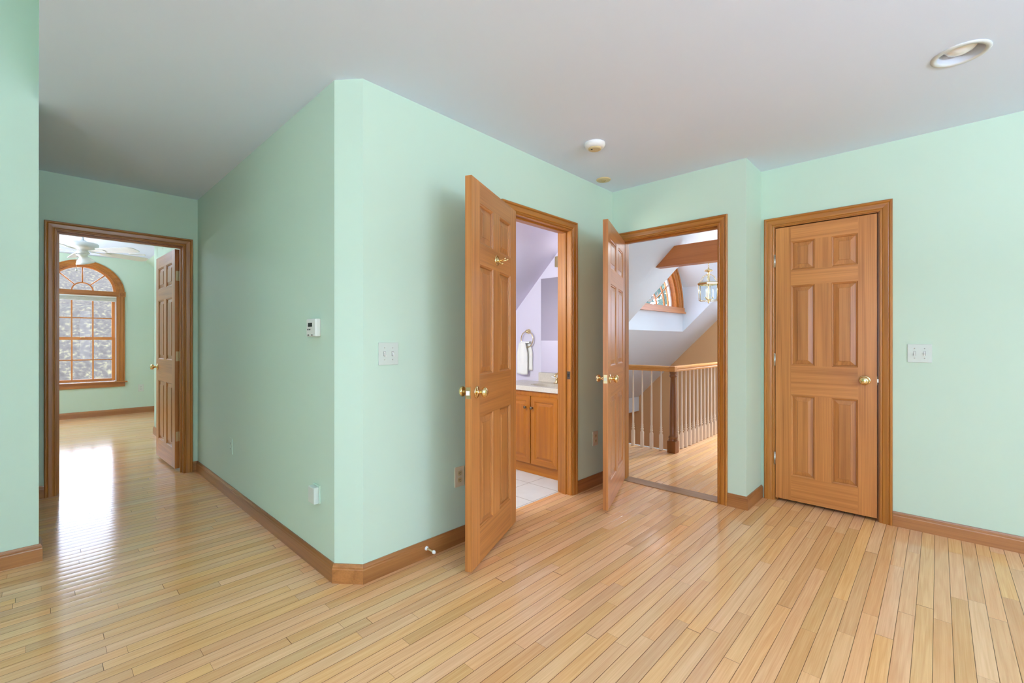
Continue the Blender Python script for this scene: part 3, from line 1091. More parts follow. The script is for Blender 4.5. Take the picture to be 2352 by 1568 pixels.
# boxy cover low on the passage wall
root = thing('cover_box', 'boxy pale grey electrical cover low on the passage wall near the corner', 'outlet cover', (X0, 2.338, 0.387))
root.matrix_world = wall_frame((X0, 2.338, 0.387), (-1, 0, 0))
b = MB()
b.box(-0.038, 0.038, -0.044, 0.048, 0, 0.008, mint, bevel=0.002)
b.build('back_plate', root)
b = MB()
b.box(-0.036, 0.036, -0.042, 0.042, 0.008, 0.034, grey_plastic, bevel=0.005)
b.build('cover', root)

# thermostat
root = thing('thermostat', 'white digital thermostat on the passage wall', 'thermostat', (X0, 2.352, 1.246))
root.matrix_world = wall_frame((X0, 2.352, 1.246), (-1, 0, 0))
b = MB()
b.box(-0.056, 0.056, -0.045, 0.047, 0, 0.030, white_plastic, bevel=0.007)
b.build('body', root)
b = MB()
b.box(-0.030, 0.018, 0.006, 0.026, 0.029, 0.0312, dark_plastic)
tag(b.build('display', root), 'dark display')
for x in (-0.030, -0.008):
    b = MB()
    b.box(x - 0.007, x + 0.005, -0.012, -0.005, 0.029, 0.032, dark_plastic, bevel=0.001)
    b.build('button', root)
for i in range(4):
    b = MB()
    b.box(-0.034 + i * 0.022, -0.020 + i * 0.022, -0.040, -0.034, 0.029, 0.0312, dark_plastic if i % 2 == 0 else grey_plastic)
    b.build('switch', root)

# door stop on the baseboard
root = thing('door_stop', 'small white-tipped door stop on the baseboard under the cream outlet', 'door stop', (1.455, Y1 - 0.014, 0.052))
b = MB()
b.lathe([(0.012, 0), (0.012, 0.003), (0.008, 0.008), (0.0001, 0.009)], white_metal, frame_on((0, -1, 0)), 16)
b.build('base', root)
b = MB()
b.tube([(0, -0.005, 0), (0, -0.060, 0)], 0.0045, beige_plastic)
b.build('rod', root)
b = MB()
b.lathe([(0.007, 0.058), (0.0095, 0.061), (0.0095, 0.070), (0.007, 0.075), (0.0001, 0.076)], white_metal, frame_on((0, -1, 0)), 16)
b.build('tip', root)

# ------------------------------------------------------------------ things on the ceiling
root = thing('recessed_light', 'unlit recessed ceiling light with white trim ring', 'ceiling light', (2.824, -0.072, CEIL))
DN = frame_on((0, 0, -1))
b = MB()
b.lathe([(0.098, 0.0), (0.099, 0.003), (0.092, 0.007), (0.080, 0.006), (0.078, 0.001)], can_trim, DN, 40)
b.build('trim_ring', root)
b = MB()
b.lathe([(0.0785, 0.003), (0.072, -0.05), (0.066, -0.088), (0.0001, -0.09)], can_m, DN, 40)
b.build('baffle', root)
b = MB()
b.lathe([(0.0001, -0.004), (0.024, -0.006), (0.044, -0.013), (0.056, -0.027), (0.054, -0.040), (0.032, -0.07), (0.022, -0.089)], bulb_m, DN, 32)
b.build('bulb', root)
root = thing('smoke_detector', 'round white smoke detector with a yellowed centre on the ceiling', 'smoke detector', (2.484, 1.615, CEIL))
b = MB()
b.lathe([(0.066, 0), (0.067, 0.010), (0.062, 0.022), (0.050, 0.030), (0.042, 0.031)], white_metal, DN, 40)
b.build('body', root)
b = MB()
b.lathe([(0.042, 0.029), (0.042, 0.037), (0.034, 0.041), (0.026, 0.039), (0.012, 0.040), (0.0001, 0.040)], beige_plastic, DN, 32)
tag(b.build('centre_cap', root), 'yellowed centre cap')
b = MB()
b.lathe([(0.005, 0.039), (0.005, 0.042), (0.0001, 0.0425)], slot_dark, DN @ Matrix.Translation((0.02, 0.01, 0)), 10)
b.build('test_button', root)
root = thing('ceiling_sensor', 'flat yellowed round sensor on the ceiling near the corner', 'sensor', (3.082, 1.923, CEIL))
b = MB()
b.lathe([(0.056, 0), (0.057, 0.004), (0.052, 0.009), (0.030, 0.011), (0.0001, 0.011)], beige_plastic, DN, 36)
b.build('disc', root)
b = MB()
b.lathe([(0.020, 0.010), (0.019, 0.014), (0.013, 0.0145), (0.012, 0.011)], brass_dull, DN, 24)
b.build('ring', root)

# ------------------------------------------------------------------ bathroom fittings
VY0, VY1, VX = 2.18, 3.10, 3.0
root = thing('vanity_cabinet', 'honey maple vanity cabinet with two raised-panel doors', 'cabinet', (0, 0, 0))
b = MB()
b.box(VX + 0.012, BX3 - 0.012, VY0, VY1, 0.003, 0.09, cher[1])
b.box(VX, VX + 0.02, VY0, VY1, 0.09, 0.737, cher[2])
b.box(VX + 0.02, BX3 - 0.012, VY0, VY0 + 0.018, 0.09, 0.737, cher[2])
b.box(VX + 0.02, BX3 - 0.012, VY1 - 0.018, VY1, 0.09, 0.737, cher[2])
b.box(VX + 0.02, BX3 - 0.012, VY0 + 0.018, VY1 - 0.018, 0.09, 0.11, cher[1])
b.build('carcass', root)
def vdoor(ya, yb, knob_y):
    z0, z1 = 0.098, 0.692
    b = MB()
    def rect(i, x):
        return [(x, ya + i, z0 + i), (x, yb - i, z0 + i), (x, yb - i, z1 - i), (x, ya + i, z1 - i)]
    xf = VX - 0.019
    lv = [rect(0.0, VX), rect(0.0, xf + 0.004), rect(0.004, xf), rect(0.044, xf), rect(0.047, xf + 0.004), rect(0.055, xf + 0.008), rect(0.078, xf + 0.001)]
    for a, c in zip(lv, lv[1:]):
        for k in range(4):
            b.face((a[k], a[(k + 1) % 4], c[(k + 1) % 4], c[k]), cher[1] if k % 2 == 0 else cher[2])
    b.face(lv[-1], cher[2])
    b.face(lv[0], cher[2])
    d = b.build('door', root, weld=True)
    b = MB()
    b.lathe([(0.006, 0), (0.005, 0.010), (0.010, 0.015), (0.0135, 0.021), (0.012, 0.027), (0.0001, 0.030)], bronze, at((xf, knob_y, 0.592), (-1, 0, 0)), 18)
    tag(b.build('knob', d), 'dark bronze knob')
vdoor(2.303, 2.600, 2.576)
vdoor(2.608, 2.905, 2.652)

root = thing('countertop', 'speckled cream vanity top with integral oval basin', 'countertop', (0, 0, 0))
b = MB()
tz = 0.778
cx, cyy, rx, ry = 3.19, 2.545, 0.135, 0.205
xa, xb, ya, yb = 2.978, BX3 - 0.002, VY0 - 0.01, VY1 - 0.002
n = 48
ell = [(cx + rx * math.cos(2 * math.pi * i / n), cyy + ry * math.sin(2 * math.pi * i / n)) for i in range(n)]
def rect_pt(i):
    a = 2 * math.pi * i / n
    c, s = math.cos(a), math.sin(a)
    k = min((xb - cx if c > 0 else cx - xa) / max(abs(c), 1e-6), (yb - cyy if s > 0 else cyy - ya) / max(abs(s), 1e-6))
    return (cx + c * k, cyy + s * k)
rec = [rect_pt(i) for i in range(n)]
b.grid([[(x, y, tz - 0.04) for x, y in rec], [(x, y, tz - 0.006) for x, y in rec], [(cx + (x - cx) * 0.985, cyy + (y - cyy) * 0.985, tz) for x, y in rec],
        [(x, y, tz) for x, y in ell]], stone, closed=True)
for nm in (0,):
    b.build('slab', root, weld=True)
b = MB()
rows = [[(cx + (x - cx) * k, cyy + (y - cyy) * k, tz - dz) for x, y in ell] for k, dz in ((1.0, 0.0), (0.97, 0.006), (0.9, 0.045), (0.7, 0.095), (0.35, 0.12), (0.05, 0.125))]
b.grid(rows, basin_m, closed=True, smooth=True)
b.build('basin', root)
b = MB()
b.box(BX3 - 0.022, BX3 - 0.001, VY0 - 0.01, 2.862, tz, 0.868, stone, bevel=0.003)
b.build('backsplash', root)

root = thing('faucet', 'polished brass faucet at the back of the bathroom basin', 'faucet', (3.352, 2.545, tz + 0.0005))
b = MB()
b.box(-0.024, 0.024, -0.075, 0.075, 0, 0.008, brass, bevel=0.003)
b.build('base', root)
b = MB()
b.tube([(0, 0, 0.005), (0, 0, 0.05), (-0.015, 0, 0.085), (-0.05, 0, 0.10), (-0.085, 0, 0.09), (-0.098, 0, 0.07)], [0.015, 0.012, 0.011, 0.010, 0.009, 0.009], brass, seg=14)
b.build('spout', root)
for s in (-1, 1):
    b = MB()
    b.lathe([(0.018, 0.006), (0.015, 0.02), (0.010, 0.035), (0.016, 0.048), (0.012, 0.055), (0.0001, 0.057)], brass, Matrix.Translation((0, s * 0.053, 0)), 18)
    b.tube([(0, s * 0.053, 0.047), (-0.012, s * 0.075, 0.056), (-0.02, s * 0.098, 0.062)], [0.006, 0.005, 0.006], white_metal)
    b.build('handle', root)

b = MB()
b.box(BX3 - 0.006, BX3 - 0.0005, VY0, 2.842, 0.870, 1.787, mirror_m, {'-y': dark_plastic, '+y': dark_plastic})
tag(b.build('mirror'), 'frameless wall mirror above the bathroom basin', 'mirror')

root = thing('vanity_light', 'bath light bar above the mirror, only its end showing', 'wall light', (BX3, 2.38, 1.93))
b = MB()
b.box(-0.035, 0, -0.27, 0.27, -0.05, 0.05, brass_dull, bevel=0.006)
b.build('bar', root)
for y in (-0.2, -0.05, 0.1):
    b = MB()
    b.lathe([(0.02, 0.0), (0.02, 0.02), (0.04, 0.045), (0.045, 0.065), (0.036, 0.09), (0.0001, 0.105)], lit_bulb, at((-0.035, y, 0), (-1, 0, 0)), 20)
    b.build('bulb', root)

root = thing('towel_ring', 'brass towel ring on the lilac wall', 'towel ring', (BX3, 3.005, 1.272), -R90)
b = MB()
b.lathe([(0.024, 0), (0.025, 0.006), (0.020, 0.013), (0.017, 0.024), (0.019, 0.032), (0.014, 0.040), (0.0001, 0.042)], brass, frame_on((0, -1, 0)), 24)
b.build('rosette', root)
b = MB()
rp = [(0.080 * math.sin(2 * math.pi * i / 40), -0.030, -0.078 + 0.080 * math.cos(2 * math.pi * i / 40)) for i in range(41)]
b.tube(rp, 0.0045, brass, seg=10)
b.build('ring', root)

root = thing('towel', 'white hand towel folded through the brass towel ring', 'towel', (BX3 - 0.030, 3.005, 1.115), -R90)
def drape(b, xs, y0, ztop, zbot, amp, ph):
    rows = []
    for k in range(15):
        t = k / 14
        z = ztop + (zbot - ztop) * t
        row = []
        for i in range(13):
            u = i / 12
            w = 0.62 + 0.38 * min(1, t * 3)
            x = xs[0] + (xs[1] - xs[0]) * (0.5 + (u - 0.5) * w)
            row.append((x, y0 + amp * math.sin(u * 11 + ph) * (1 - 0.5 * t), z + 0.004 * math.sin(u * 7 + ph)))
        rows.append(row)
    return rows
for nm, xs, y0, zb, ph in (('front_fold', (-0.115, 0.026), -0.020, -0.275, 0.4), ('back_fold', (-0.09, 0.058), 0.016, -0.235, 1.7)):
    b = MB()
    r1 = drape(b, xs, y0 - 0.006, 0.042, zb, 0.006, ph)
    r2 = drape(b, xs, y0 + 0.006, 0.042, zb, 0.006, ph)
    b.grid([list(r) + list(q[::-1]) for r, q in zip(r1, r2)], towel_m, closed=True, smooth=True)
    b.face([r1[-1][i] for i in range(13)] + [r2[-1][12 - i] for i in range(13)], towel_m)
    b.face([r1[0][i] for i in range(13)] + [r2[0][12 - i] for i in range(13)], towel_m)
    b.build(nm, root, weld=True)
b = MB()
arc = []
for i in range(9):
    a = math.pi * i / 8
    arc.append((-0.020 * math.cos(a) * 1.0 - 0.002, 0.040 + 0.018 * math.sin(a)))
b.grid([[(x, y, z) for (y, z) in arc] for x in [-0.075 + 0.0135 * j for j in range(10)]], towel_m, smooth=True)
b.build('top_fold', root)

# ------------------------------------------------------------------ landing: railing, beam, lantern, dormer window
NX, NY = 4.615, 2.032
root = thing('stair_railing', 'landing railing with cream balusters, oak handrail and brown newel post', 'railing', (NX, NY, 0))
b = MB()
b.box(-0.045, 0.045, -0.045, 0.045, 0, 0.125, newelw, bevel=0.004)
b.lathe([(0.044, 0.125), (0.047, 0.135), (0.040, 0.142), (0.045, 0.152), (0.048, 0.162), (0.040, 0.172), (0.034, 0.180), (0.035, 0.30), (0.033, 0.5), (0.028, 0.70), (0.026, 0.785),
         (0.032, 0.795), (0.040, 0.806), (0.034, 0.817), (0.030, 0.826), (0.036, 0.836), (0.036, 0.852)], newelw, None, 24)
b.build('newel_post', root)
RP = [(-0.030, 0.852), (0.030, 0.852), (0.031, 0.866), (0.026, 0.874), (0.032, 0.884), (0.030, 0.898), (0.018, 0.908), (0, 0.911), (-0.018, 0.908), (-0.030, 0.898), (-0.032, 0.884), (-0.026, 0.874), (-0.031, 0.866)]
b = MB()
b.grid([[(o, -0.030 if o > 0 else -0.030, h) for o, h in RP], [(o, 0.9, h) for o, h in RP]], railw[1], closed=True)
b.face([(o, -0.03, h) for o, h in RP], railw[1])
b.build('handrail', root)
b = MB()
b.grid([[(0.03, o, h) for o, h in RP], [(1.9, o, h) for o, h in RP]], railw[0], closed=True)
b.build('handrail', root)
b = MB()
b.box(-0.034, 0.034, -0.034, 0.034, 0.853, 0.910, railw[1], bevel=0.008)
b.build('newel_cap', root)
def baluster(x, y):
    b = MB()
    b.box(-0.0155, 0.0155, -0.0155, 0.0155, 0, 0.168, baluster_m)
    b.lathe([(0.0150, 0.168), (0.0165, 0.176), (0.0105, 0.184), (0.0165, 0.194), (0.0165, 0.202), (0.0100, 0.210), (0.0150, 0.222), (0.0105, 0.232), (0.0140, 0.244), (0.0100, 0.252),
             (0.0105, 0.30), (0.0095, 0.5), (0.0068, 0.8), (0.0066, 0.858)], baluster_m, None, 12)
    o = b.build('baluster', root)
    o.location = (x, y, 0.003)
    return o
first = baluster(0.115, 0.0)
pos = [(0.115 + 0.11 * k, 0.0) for k in range(1, 15)] + [(0.0, 0.132 + 0.11 * k) for k in range(0, 6)]
for x, y in pos:
    o = first.copy()
    COL.objects.link(o)
    o.parent = root
    o.location = (x, y, 0.003)

b = MB()
XB = 5.318
z_low, z_top = 2.094, 2.331
ytop = (RC - z_top) / RM
b.prism([(1.05, z_low), ((RC - z_low) / RM, z_low), (ytop, z_top), (1.05, z_top)], XB, XB + 0.14, beamw, axis='x')
struct(b.build('trim_7'), 'reddish brown timber beam crossing under the landing roof', 'beam')

# lantern
LP = Vector((6.62, 2.39, 1.69))
root = thing('hanging_lantern', 'brass and clear glass lantern hanging over the stairwell', 'pendant light', LP)
HEX = [(math.cos(math.radians(60 * i + 12)), math.sin(math.radians(60 * i + 12))) for i in range(6)]
def hexring(r, z):
    return [(x * r, y * r, z) for x, y in HEX]
b = MB()
b.grid([hexring(0.150, 0.288), hexring(0.156, 0.294), hexring(0.156, 0.306), hexring(0.140, 0.322), hexring(0.128, 0.314), hexring(0.140, 0.288)], brass, closed=True)
b.build('upper_frame', root)
b = MB()
for x, y in HEX:
    b.tube([(x * 0.137, y * 0.137, 0.06), (x * 0.143, y * 0.143, 0.29)], 0.0045, brass, seg=6)
for i in range(6):
    (xa, ya), (xb, yb) = HEX[i], HEX[(i + 1) % 6]
    b.tube([(xa * 0.137, ya * 0.137, 0.062), (xb * 0.137, yb * 0.137, 0.062)], 0.004, brass, seg=6)
b.build('lower_frame', root)
for i in range(6):
    b = MB()
    (xa, ya), (xb, yb) = HEX[i], HEX[(i + 1) % 6]
    q = [(xa * 0.134, ya * 0.134, 0.062), (xb * 0.134, yb * 0.134, 0.062), (xb * 0.140, yb * 0.140, 0.29), (xa * 0.140, ya * 0.140, 0.29)]
    q2 = [(x * 0.98, y * 0.98, z) for x, y, z in q]
    b.face(q, lantern_glass)
    b.face(q2[::-1], lantern_glass)
    b.build('glass_pane', root)
for i in range(6):
    b = MB()
    (xa, ya), (xb, yb) = HEX[i], HEX[(i + 1) % 6]
    b.face([(xa * 0.130, ya * 0.130, 0.316), (xb * 0.130, yb * 0.130, 0.316), (xb * 0.082, yb * 0.082, 0.41), (xa * 0.082, ya * 0.082, 0.41)], lantern_glass)
    b.tube([(xa * 0.130, ya * 0.130, 0.316), (xa * 0.080, ya * 0.080, 0.41), (xa * 0.02, ya * 0.02, 0.44)], 0.003, brass, seg=6)
    b.build('roof_pane', root)
b = MB()
b.lathe([(0.012, 0.05), (0.016, 0.075), (0.008, 0.095), (0.007, 0.30), (0.012, 0.42), (0.02, 0.44), (0.012, 0.455), (0.014, 0.475), (0.055, 0.485), (0.058, 0.492), (0.04, 0.508), (0.012, 0.52), (0.006, 0.54)], brass, None, 20)
b.lathe([(0.0001, 0.02), (0.010, 0.03), (0.014, 0.045), (0.008, 0.06)], brass, None, 14)
b.build('stem', root)
for k in range(3):
    a = math.radians(120 * k + 40)
    x, y = 0.055 * math.cos(a), 0.055 * math.sin(a)
    b = MB()
    b.tube([(0, 0, 0.085), (x * 0.6, y * 0.6, 0.075), (x, y, 0.095)], 0.0045, brass, seg=8)
    b.lathe([(0.014, 0.095), (0.017, 0.105), (0.010, 0.112)], brass, Matrix.Translation((x, y, 0)), 12)
    arm = b.build('candle_arm', root)
    b = MB()
    b.lathe([(0.009, 0.108), (0.009, 0.170), (0.010, 0.175), (0.013, 0.190), (0.009, 0.215), (0.0001, 0.232)], bulb_m, Matrix.Translation((x, y, 0)), 12)
    b.build('bulb', arm)
b = MB()
zc = RC - RM * LP.y
zc = max(zc, 2.6)
z = 0.54
k = 0
while LP.z + z < 2.9:
    pts = []
    for i in range(13):
        a = 2 * math.pi * i / 12
        u, w = 0.009 * math.cos(a), 0.017 * math.sin(a)
        pts.append((u, 0, z + 0.014 + w) if k % 2 else (0, u, z + 0.014 + w))
    b.tube(pts, 0.0022, brass, seg=6)
    z += 0.026
    k += 1
b.tube([(0, 0, 0.54), (0, 0, z + 0.01)], 0.0018, white_plastic, seg=6)
b.lathe([(0.05, z + 0.0), (0.06, z + 0.02), (0.06, z + 0.03)], brass, None, 20)
b.build('chain', root)

# dormer window
win2 = thing('window_2', 'half-round window with orange muntins in the landing dormer', 'window', (0, 0, 0), kind='structure')
def arc_band(b, cx_, cz_, r0, r1, y0, y1, m, a0=0.0, a1=math.pi, n=36):
    rows = []
    for i in range(n + 1):
        a = a0 + (a1 - a0) * i / n
        c, s = math.cos(a), math.sin(a)
        rows.append([(cx_ + r0 * c, y0, cz_ + r0 * s), (cx_ + r1 * c, y0, cz_ + r1 * s), (cx_ + r1 * c, y1, cz_ + r1 * s), (cx_ + r0 * c, y1, cz_ + r0 * s)])
    b.grid(rows, m, closed=True)
b = MB()
arc_band(b, WCX, WCZ, 0.912, 1.060, DY - 0.03, DY, winw[0])
arc_band(b, WCX, WCZ, 0.946, 0.980, DY - 0.036, DY - 0.03, winw[0])
arc_band(b, WCX, WCZ, 1.031, 1.077, DY - 0.042, DY, winw[0])
b.build('casing', win2)
b = MB()
arc_band(b, WCX, WCZ, 0.866, 0.912, DY + 0.0, DY + 0.13, winw[0])
b.build('frame', win2)
b = MB()
arc_band(b, WCX, WCZ, 0.815, 0.872, DY + 0.08, DY + 0.12, vinyl)
b.build('liner', win2)
b = MB()
b.box(WCX - 1.094, WCX + 1.094, DY - 0.05, DY + 0.13, WCZ - 0.051, WCZ + 0.034, winw[0])
b.box(WCX - 1.122, WCX + 1.122, DY - 0.062, DY, WCZ - 0.068, WCZ - 0.040, winw[0])
b.build('sill', win2)
b = MB()
for k in range(1, 6):
    a = math.pi * k / 6
    c, s = math.cos(a), math.sin(a)
    b.tube([(WCX + 0.285 * c, DY + 0.09, WCZ + 0.285 * s), (WCX + 0.832 * c, DY + 0.09, WCZ + 0.832 * s)], 0.010, winw[2], seg=6)
arc_band(b, WCX, WCZ, 0.273, 0.299, DY + 0.08, DY + 0.10, winw[0])
arc_band(b, WCX, WCZ, 0.558, 0.583, DY + 0.08, DY + 0.10, winw[0])
arc_band(b, WCX, WCZ, 0.718, 0.741, DY + 0.08, DY + 0.10, winw[0])
b.build('muntins', win2)
b = MB()
b.face([(WCX + 0.866 * math.cos(math.pi * i / 36), DY + 0.105, WCZ + 0.866 * math.sin(math.pi * i / 36)) for i in range(37)], glass)
b.build('pane', win2)

# ------------------------------------------------------------------ bedroom: arched window, shade, fan
win1 = thing('window_1', 'arched double-hung bedroom window with sunburst top and orange grilles', 'window', (0, 0, 0), kind='structure')
RI, RO = 0.418, 0.493
zb_, zs = 0.53, W1Z
b = MB()
cp = [(RI, 0.006), (RI + 0.01, 0.014), (RI + 0.02, 0.012), (RI + 0.026, 0.017), (RI + 0.05, 0.019), (RI + 0.056, 0.016), (RI + 0.062, 0.023), (RO - 0.004, 0.023), (RO, 0.0)]
rows = []
for i in range(41):
    a = math.pi * i / 40
    rows.append([(W1X + r * math.cos(a), BWY - t, zs + r * math.sin(a)) for r, t in cp])
b.grid(rows, winw[0] if False else cas[0])
b.build('arch_casing', win1)
for s in (-1, 1):
    b = MB()
    b.grid([[(W1X + s * r, BWY - t, zb_) for r, t in cp], [(W1X + s * r, BWY - t, zs - 0.045) for r, t in cp]], cas[2])
    b.build('casing_leg', win1)
    b = MB()
    b.box(W1X + s * (RI + 0.002), W1X + s * (RO + 0.006), BWY - 0.028, BWY, zs - 0.048, zs + 0.034, cas[2], bevel=0.002)
    b.lathe([(0.030, 0.028), (0.030, 0.032), (0.024, 0.034), (0.020, 0.030), (0.012, 0.030), (0.009, 0.035), (0.0001, 0.036)], cas[2], at((W1X + s * (RI + RO) / 2, BWY, zs - 0.007), (0, -1, 0)), 20)
    b.build('corner_block', win1)
b = MB()
b.box(W1X - RI, W1X + RI, BWY - 0.006, BWY + 0.09, 1.875, 1.955, cas[0])
b.box(W1X - RI, W1X + RI, BWY - 0.014, BWY, 1.90, 1.935, cas[0])
b.build('transom', win1)
b = MB()
b.box(W1X - RO - 0.028, W1X + RO + 0.028, BWY - 0.045, BWY + 0.06, 0.515, 0.535, cas[0], bevel=0.004)
b.build('stool', win1)
b = MB()
b.box(W1X - RO, W1X + RO, BWY - 0.018, BWY, 0.447, 0.515, cas[0], bevel=0.003)
b.build('apron', win1)
b = MB()
for s in (-1, 1):
    b.box(W1X + s * 0.392, W1X + s * 0.418, BWY - 0.004, BWY + 0.11, zb_, zs, cas[2])
arc_band(b, W1X, 1.955, 0.385, 0.418, BWY - 0.004, BWY + 0.11, cas[0])
b.build('jamb', win1)
b = MB()
for s in (-1, 1):
    b.box(W1X + s * 0.376, W1X + s * 0.392, BWY + 0.03, BWY + 0.10, zb_, 1.88, vinyl)
b.build('track', win1)
def sash(name, z0, z1, y, muntin_z):
    b = MB()
    for s in (-1, 1):
        b.box(W1X + s * 0.338, W1X + s * 0.377, y - 0.016, y + 0.016, z0, z1, winw[2])
    b.box(W1X - 0.34, W1X + 0.34, y - 0.015, y + 0.015, z0, z0 + 0.040, winw[0])
    b.box(W1X - 0.34, W1X + 0.34, y - 0.015, y + 0.015, z1 - 0.036, z1, winw[0])
    sa = b.build(name, win1)
    b = MB()
    for x in (-0.118, 0.118):
        b.box(W1X + x - 0.009, W1X + x + 0.009, y - 0.012, y + 0.006, z0, z1, winw[2])
    b.box(W1X - 0.34, W1X + 0.34, y - 0.0125, y + 0.006, muntin_z - 0.009, muntin_z + 0.009, winw[0])
    b.build('grille', sa)
    b = MB()
    b.box(W1X - 0.34, W1X + 0.34, y + 0.004, y + 0.007, z0 + 0.02, z1 - 0.02, glass)
    b.build('pane', sa)
sash('lower_sash', 0.545, 1.228, BWY + 0.045, 0.883)
sash('upper_sash', 1.195, 1.876, BWY + 0.078, 1.531)
b = MB()
for k in (1, 2, 3):
    a = math.pi * k / 4
    c, s = math.cos(a), math.sin(a)
    b.tube([(W1X + 0.118 * c, BWY + 0.055, 1.953 + 0.118 * s), (W1X + 0.39 * c, BWY + 0.055, 1.953 + 0.39 * s)], 0.009, winw[2], seg=6)
arc_band(b, W1X, 1.953, 0.110, 0.127, BWY + 0.046, BWY + 0.064, winw[0])
b.build('sunburst_grille', win1)
b = MB()
arc_band(b, W1X, 1.953, 0.355, 0.388, BWY + 0.04, BWY + 0.075, winw[0])
b.build('arch_sash', win1)
b = MB()
b.face([(W1X + 0.37 * math.cos(math.pi * i / 32), BWY + 0.066, 1.953 + 0.37 * math.sin(math.pi * i / 32)) for i in range(33)], glass)
b.build('arch_pane', win1)
b = MB()
b.lathe([(0.0001, 0.0), (0.026, 0.0), (0.026, 0.010), (0.0001, 0.012)], brass_dull, Matrix.Translation((W1X, BWY + 0.03, 1.228)), 16)
b.build('sash_lock', win1)

root = thing('window_shade', 'raised pale grey window shade in the arched bedroom window', 'window shade', (W1X, BWY + 0.01, 1.795))
b = MB()
b.box(-0.39, 0.39, -0.018, 0.018, 0.062, 0.082, white_plastic, bevel=0.003)
b.build('head_rail', root)
b = MB()
rows = []
for i in range(9):
    rows.append([(x, -0.012 + (0.006 if i % 2 else 0.0), 0.062 - 0.0065 * i) for x in (-0.385, 0.385)])
for i in range(8, -1, -1):
    rows.append([(x, 0.012 - (0.006 if i % 2 else 0.0), 0.062 - 0.0065 * i) for x in (-0.385, 0.385)])
b.grid(rows, shade_m)
b.build('shade_fabric', root)
b = MB()
b.box(-0.386, 0.386, -0.013, 0.013, 0.0, 0.012, shade_m, bevel=0.002)
b.build('bottom_rail', root)

# ceiling fan
root = thing('ceiling_fan', 'white five-blade ceiling fan with a light kit in the bedroom', 'ceiling fan', (0.362, 7.2, 0))
b = MB()
b.lathe([(0.065, BCEIL), (0.066, BCEIL - 0.02), (0.04, BCEIL - 0.05), (0.016, BCEIL - 0.06), (0.012, BCEIL - 0.06), (0.012, 2.345), (0.030, 2.340), (0.032, 2.325), (0.02, 2.32)], white_metal, None, 24)
b.build('downrod', root)
b = MB()
b.lathe([(0.0001, 2.325), (0.06, 2.322), (0.130, 2.312), (0.140, 2.300), (0.140, 2.262), (0.128, 2.250), (0.090, 2.244), (0.060, 2.232), (0.045, 2.215), (0.060, 2.205), (0.062, 2.190), (0.0001, 2.180)], white_metal, None, 40)
b.build('motor_housing', root)
for k in range(5):
    a = math.radians(22 + 72 * k)
    M = Matrix.Rotation(a, 4, 'Z') @ Matrix.Translation((0, 0, 2.222)) @ Matrix.Rotation(math.radians(-13), 4, 'X')
    b = MB()
    out = [(0.20, -0.052), (0.26, -0.060), (0.60, -0.071), (0.640, -0.062), (0.658, -0.035), (0.662, 0.0), (0.658, 0.035), (0.640, 0.062), (0.60, 0.071), (0.26, 0.060), (0.20, 0.052)]
    b.prism(out, -0.003, 0.003, white_metal, M)
    bl = b.build('blade', root)
    b = MB()
    b.prism([(0.08, -0.016), (0.15, -0.012), (0.20, -0.035), (0.26, -0.030), (0.275, 0.0), (0.26, 0.030), (0.20, 0.035), (0.15, 0.012), (0.08, 0.016)], -0.009, -0.004, white_metal, M)
    b.build('blade_bracket', bl)
b = MB()
b.lathe([(0.055, 2.195), (0.058, 2.180), (0.040, 2.165), (0.036, 2.150), (0.055, 2.130), (0.078, 2.100), (0.088, 2.080), (0.084, 2.080), (0.05, 2.118), (0.02, 2.13)], bulb_m, Matrix.Translation((0, 0, 2.17)) @ Matrix.Rotation(math.radians(24), 4, Vector((0.69, 0.73, 0)).cross(Vector((0, 0, 1)))) @ Matrix.Translation((0, 0, -2.17)), 28)
b.build('light_shade', root)
b = MB()
b.tube([(-0.055, -0.03, 2.16), (-0.056, -0.03, 1.99)], 0.0015, nickel, seg=6)
b.lathe([(0.0001, 2.005), (0.008, 2.000), (0.010, 1.990), (0.008, 1.980), (0.0001, 1.975)], white_metal, Matrix.Translation((-0.056, -0.03, 0)), 12)
b.build('pull_chain', root)

root = thing('ceiling_can_light', 'recessed light ring on the bedroom ceiling beyond the fan', 'ceiling light', (1.04, 8.83, BCEIL))
b = MB()
b.lathe([(0.10, 0.0), (0.10, 0.004), (0.078, 0.006), (0.076, 0.002)], white_metal, DN, 32)
b.build('trim_ring', root)
b = MB()
b.lathe([(0.076, 0.002), (0.06, 0.001), (0.0001, 0.001)], can_m, DN, 32)
b.build('lens', root)

# off-camera windows that let the daylight in
def plain_window(name, label, lo, hi, axis):
    w = thing(name, label, 'window', (0, 0, 0), kind='structure')
    b = MB()
    f = 0.05
    (a0, a1), (z0, z1), (d0, d1) = lo, hi, axis[1]
    def bx(aa, ab, za, zb):
        if axis[0] == 'x':
            b.box(d0, d1, aa, ab, za, zb, winw[2])
        else:
            b.box(aa, ab, d0, d1, za, zb, winw[2])
    bx(a0, a0 + f, z0, z1)
    bx(a1 - f, a1, z0, z1)
    bx(a0, a1, z0, z0 + f)
    bx(a0, a1, z1 - f, z1)
    bx((a0 + a1) / 2 - 0.02, (a0 + a1) / 2 + 0.02, z0, z1)
    b.build('frame', w)
    b = MB()
    dm = (d0 + d1) / 2
    if axis[0] == 'x':
        b.box(dm - 0.002, dm + 0.002, a0, a1, z0, z1, glass)
    else:
        b.box(a0, a1, dm - 0.002, dm + 0.002, z0, z1, glass)
    b.build('pane', w)
plain_window('window_3', 'window in the wall behind the camera', (1.0, 2.0), (0.4, 2.3), ('y', (YB - 0.09, YB - 0.04)))
plain_window('window_4', 'window in the wall left of the camera', (-1.6, 0.4), (0.5, 2.2), ('x', (XW - 0.09, XW - 0.04)))
plain_window('window_5', 'window high in the stairwell end wall', (1.25, 2.2), (1.2, 2.1), ('x', (PX + 0.03, PX + 0.08)))

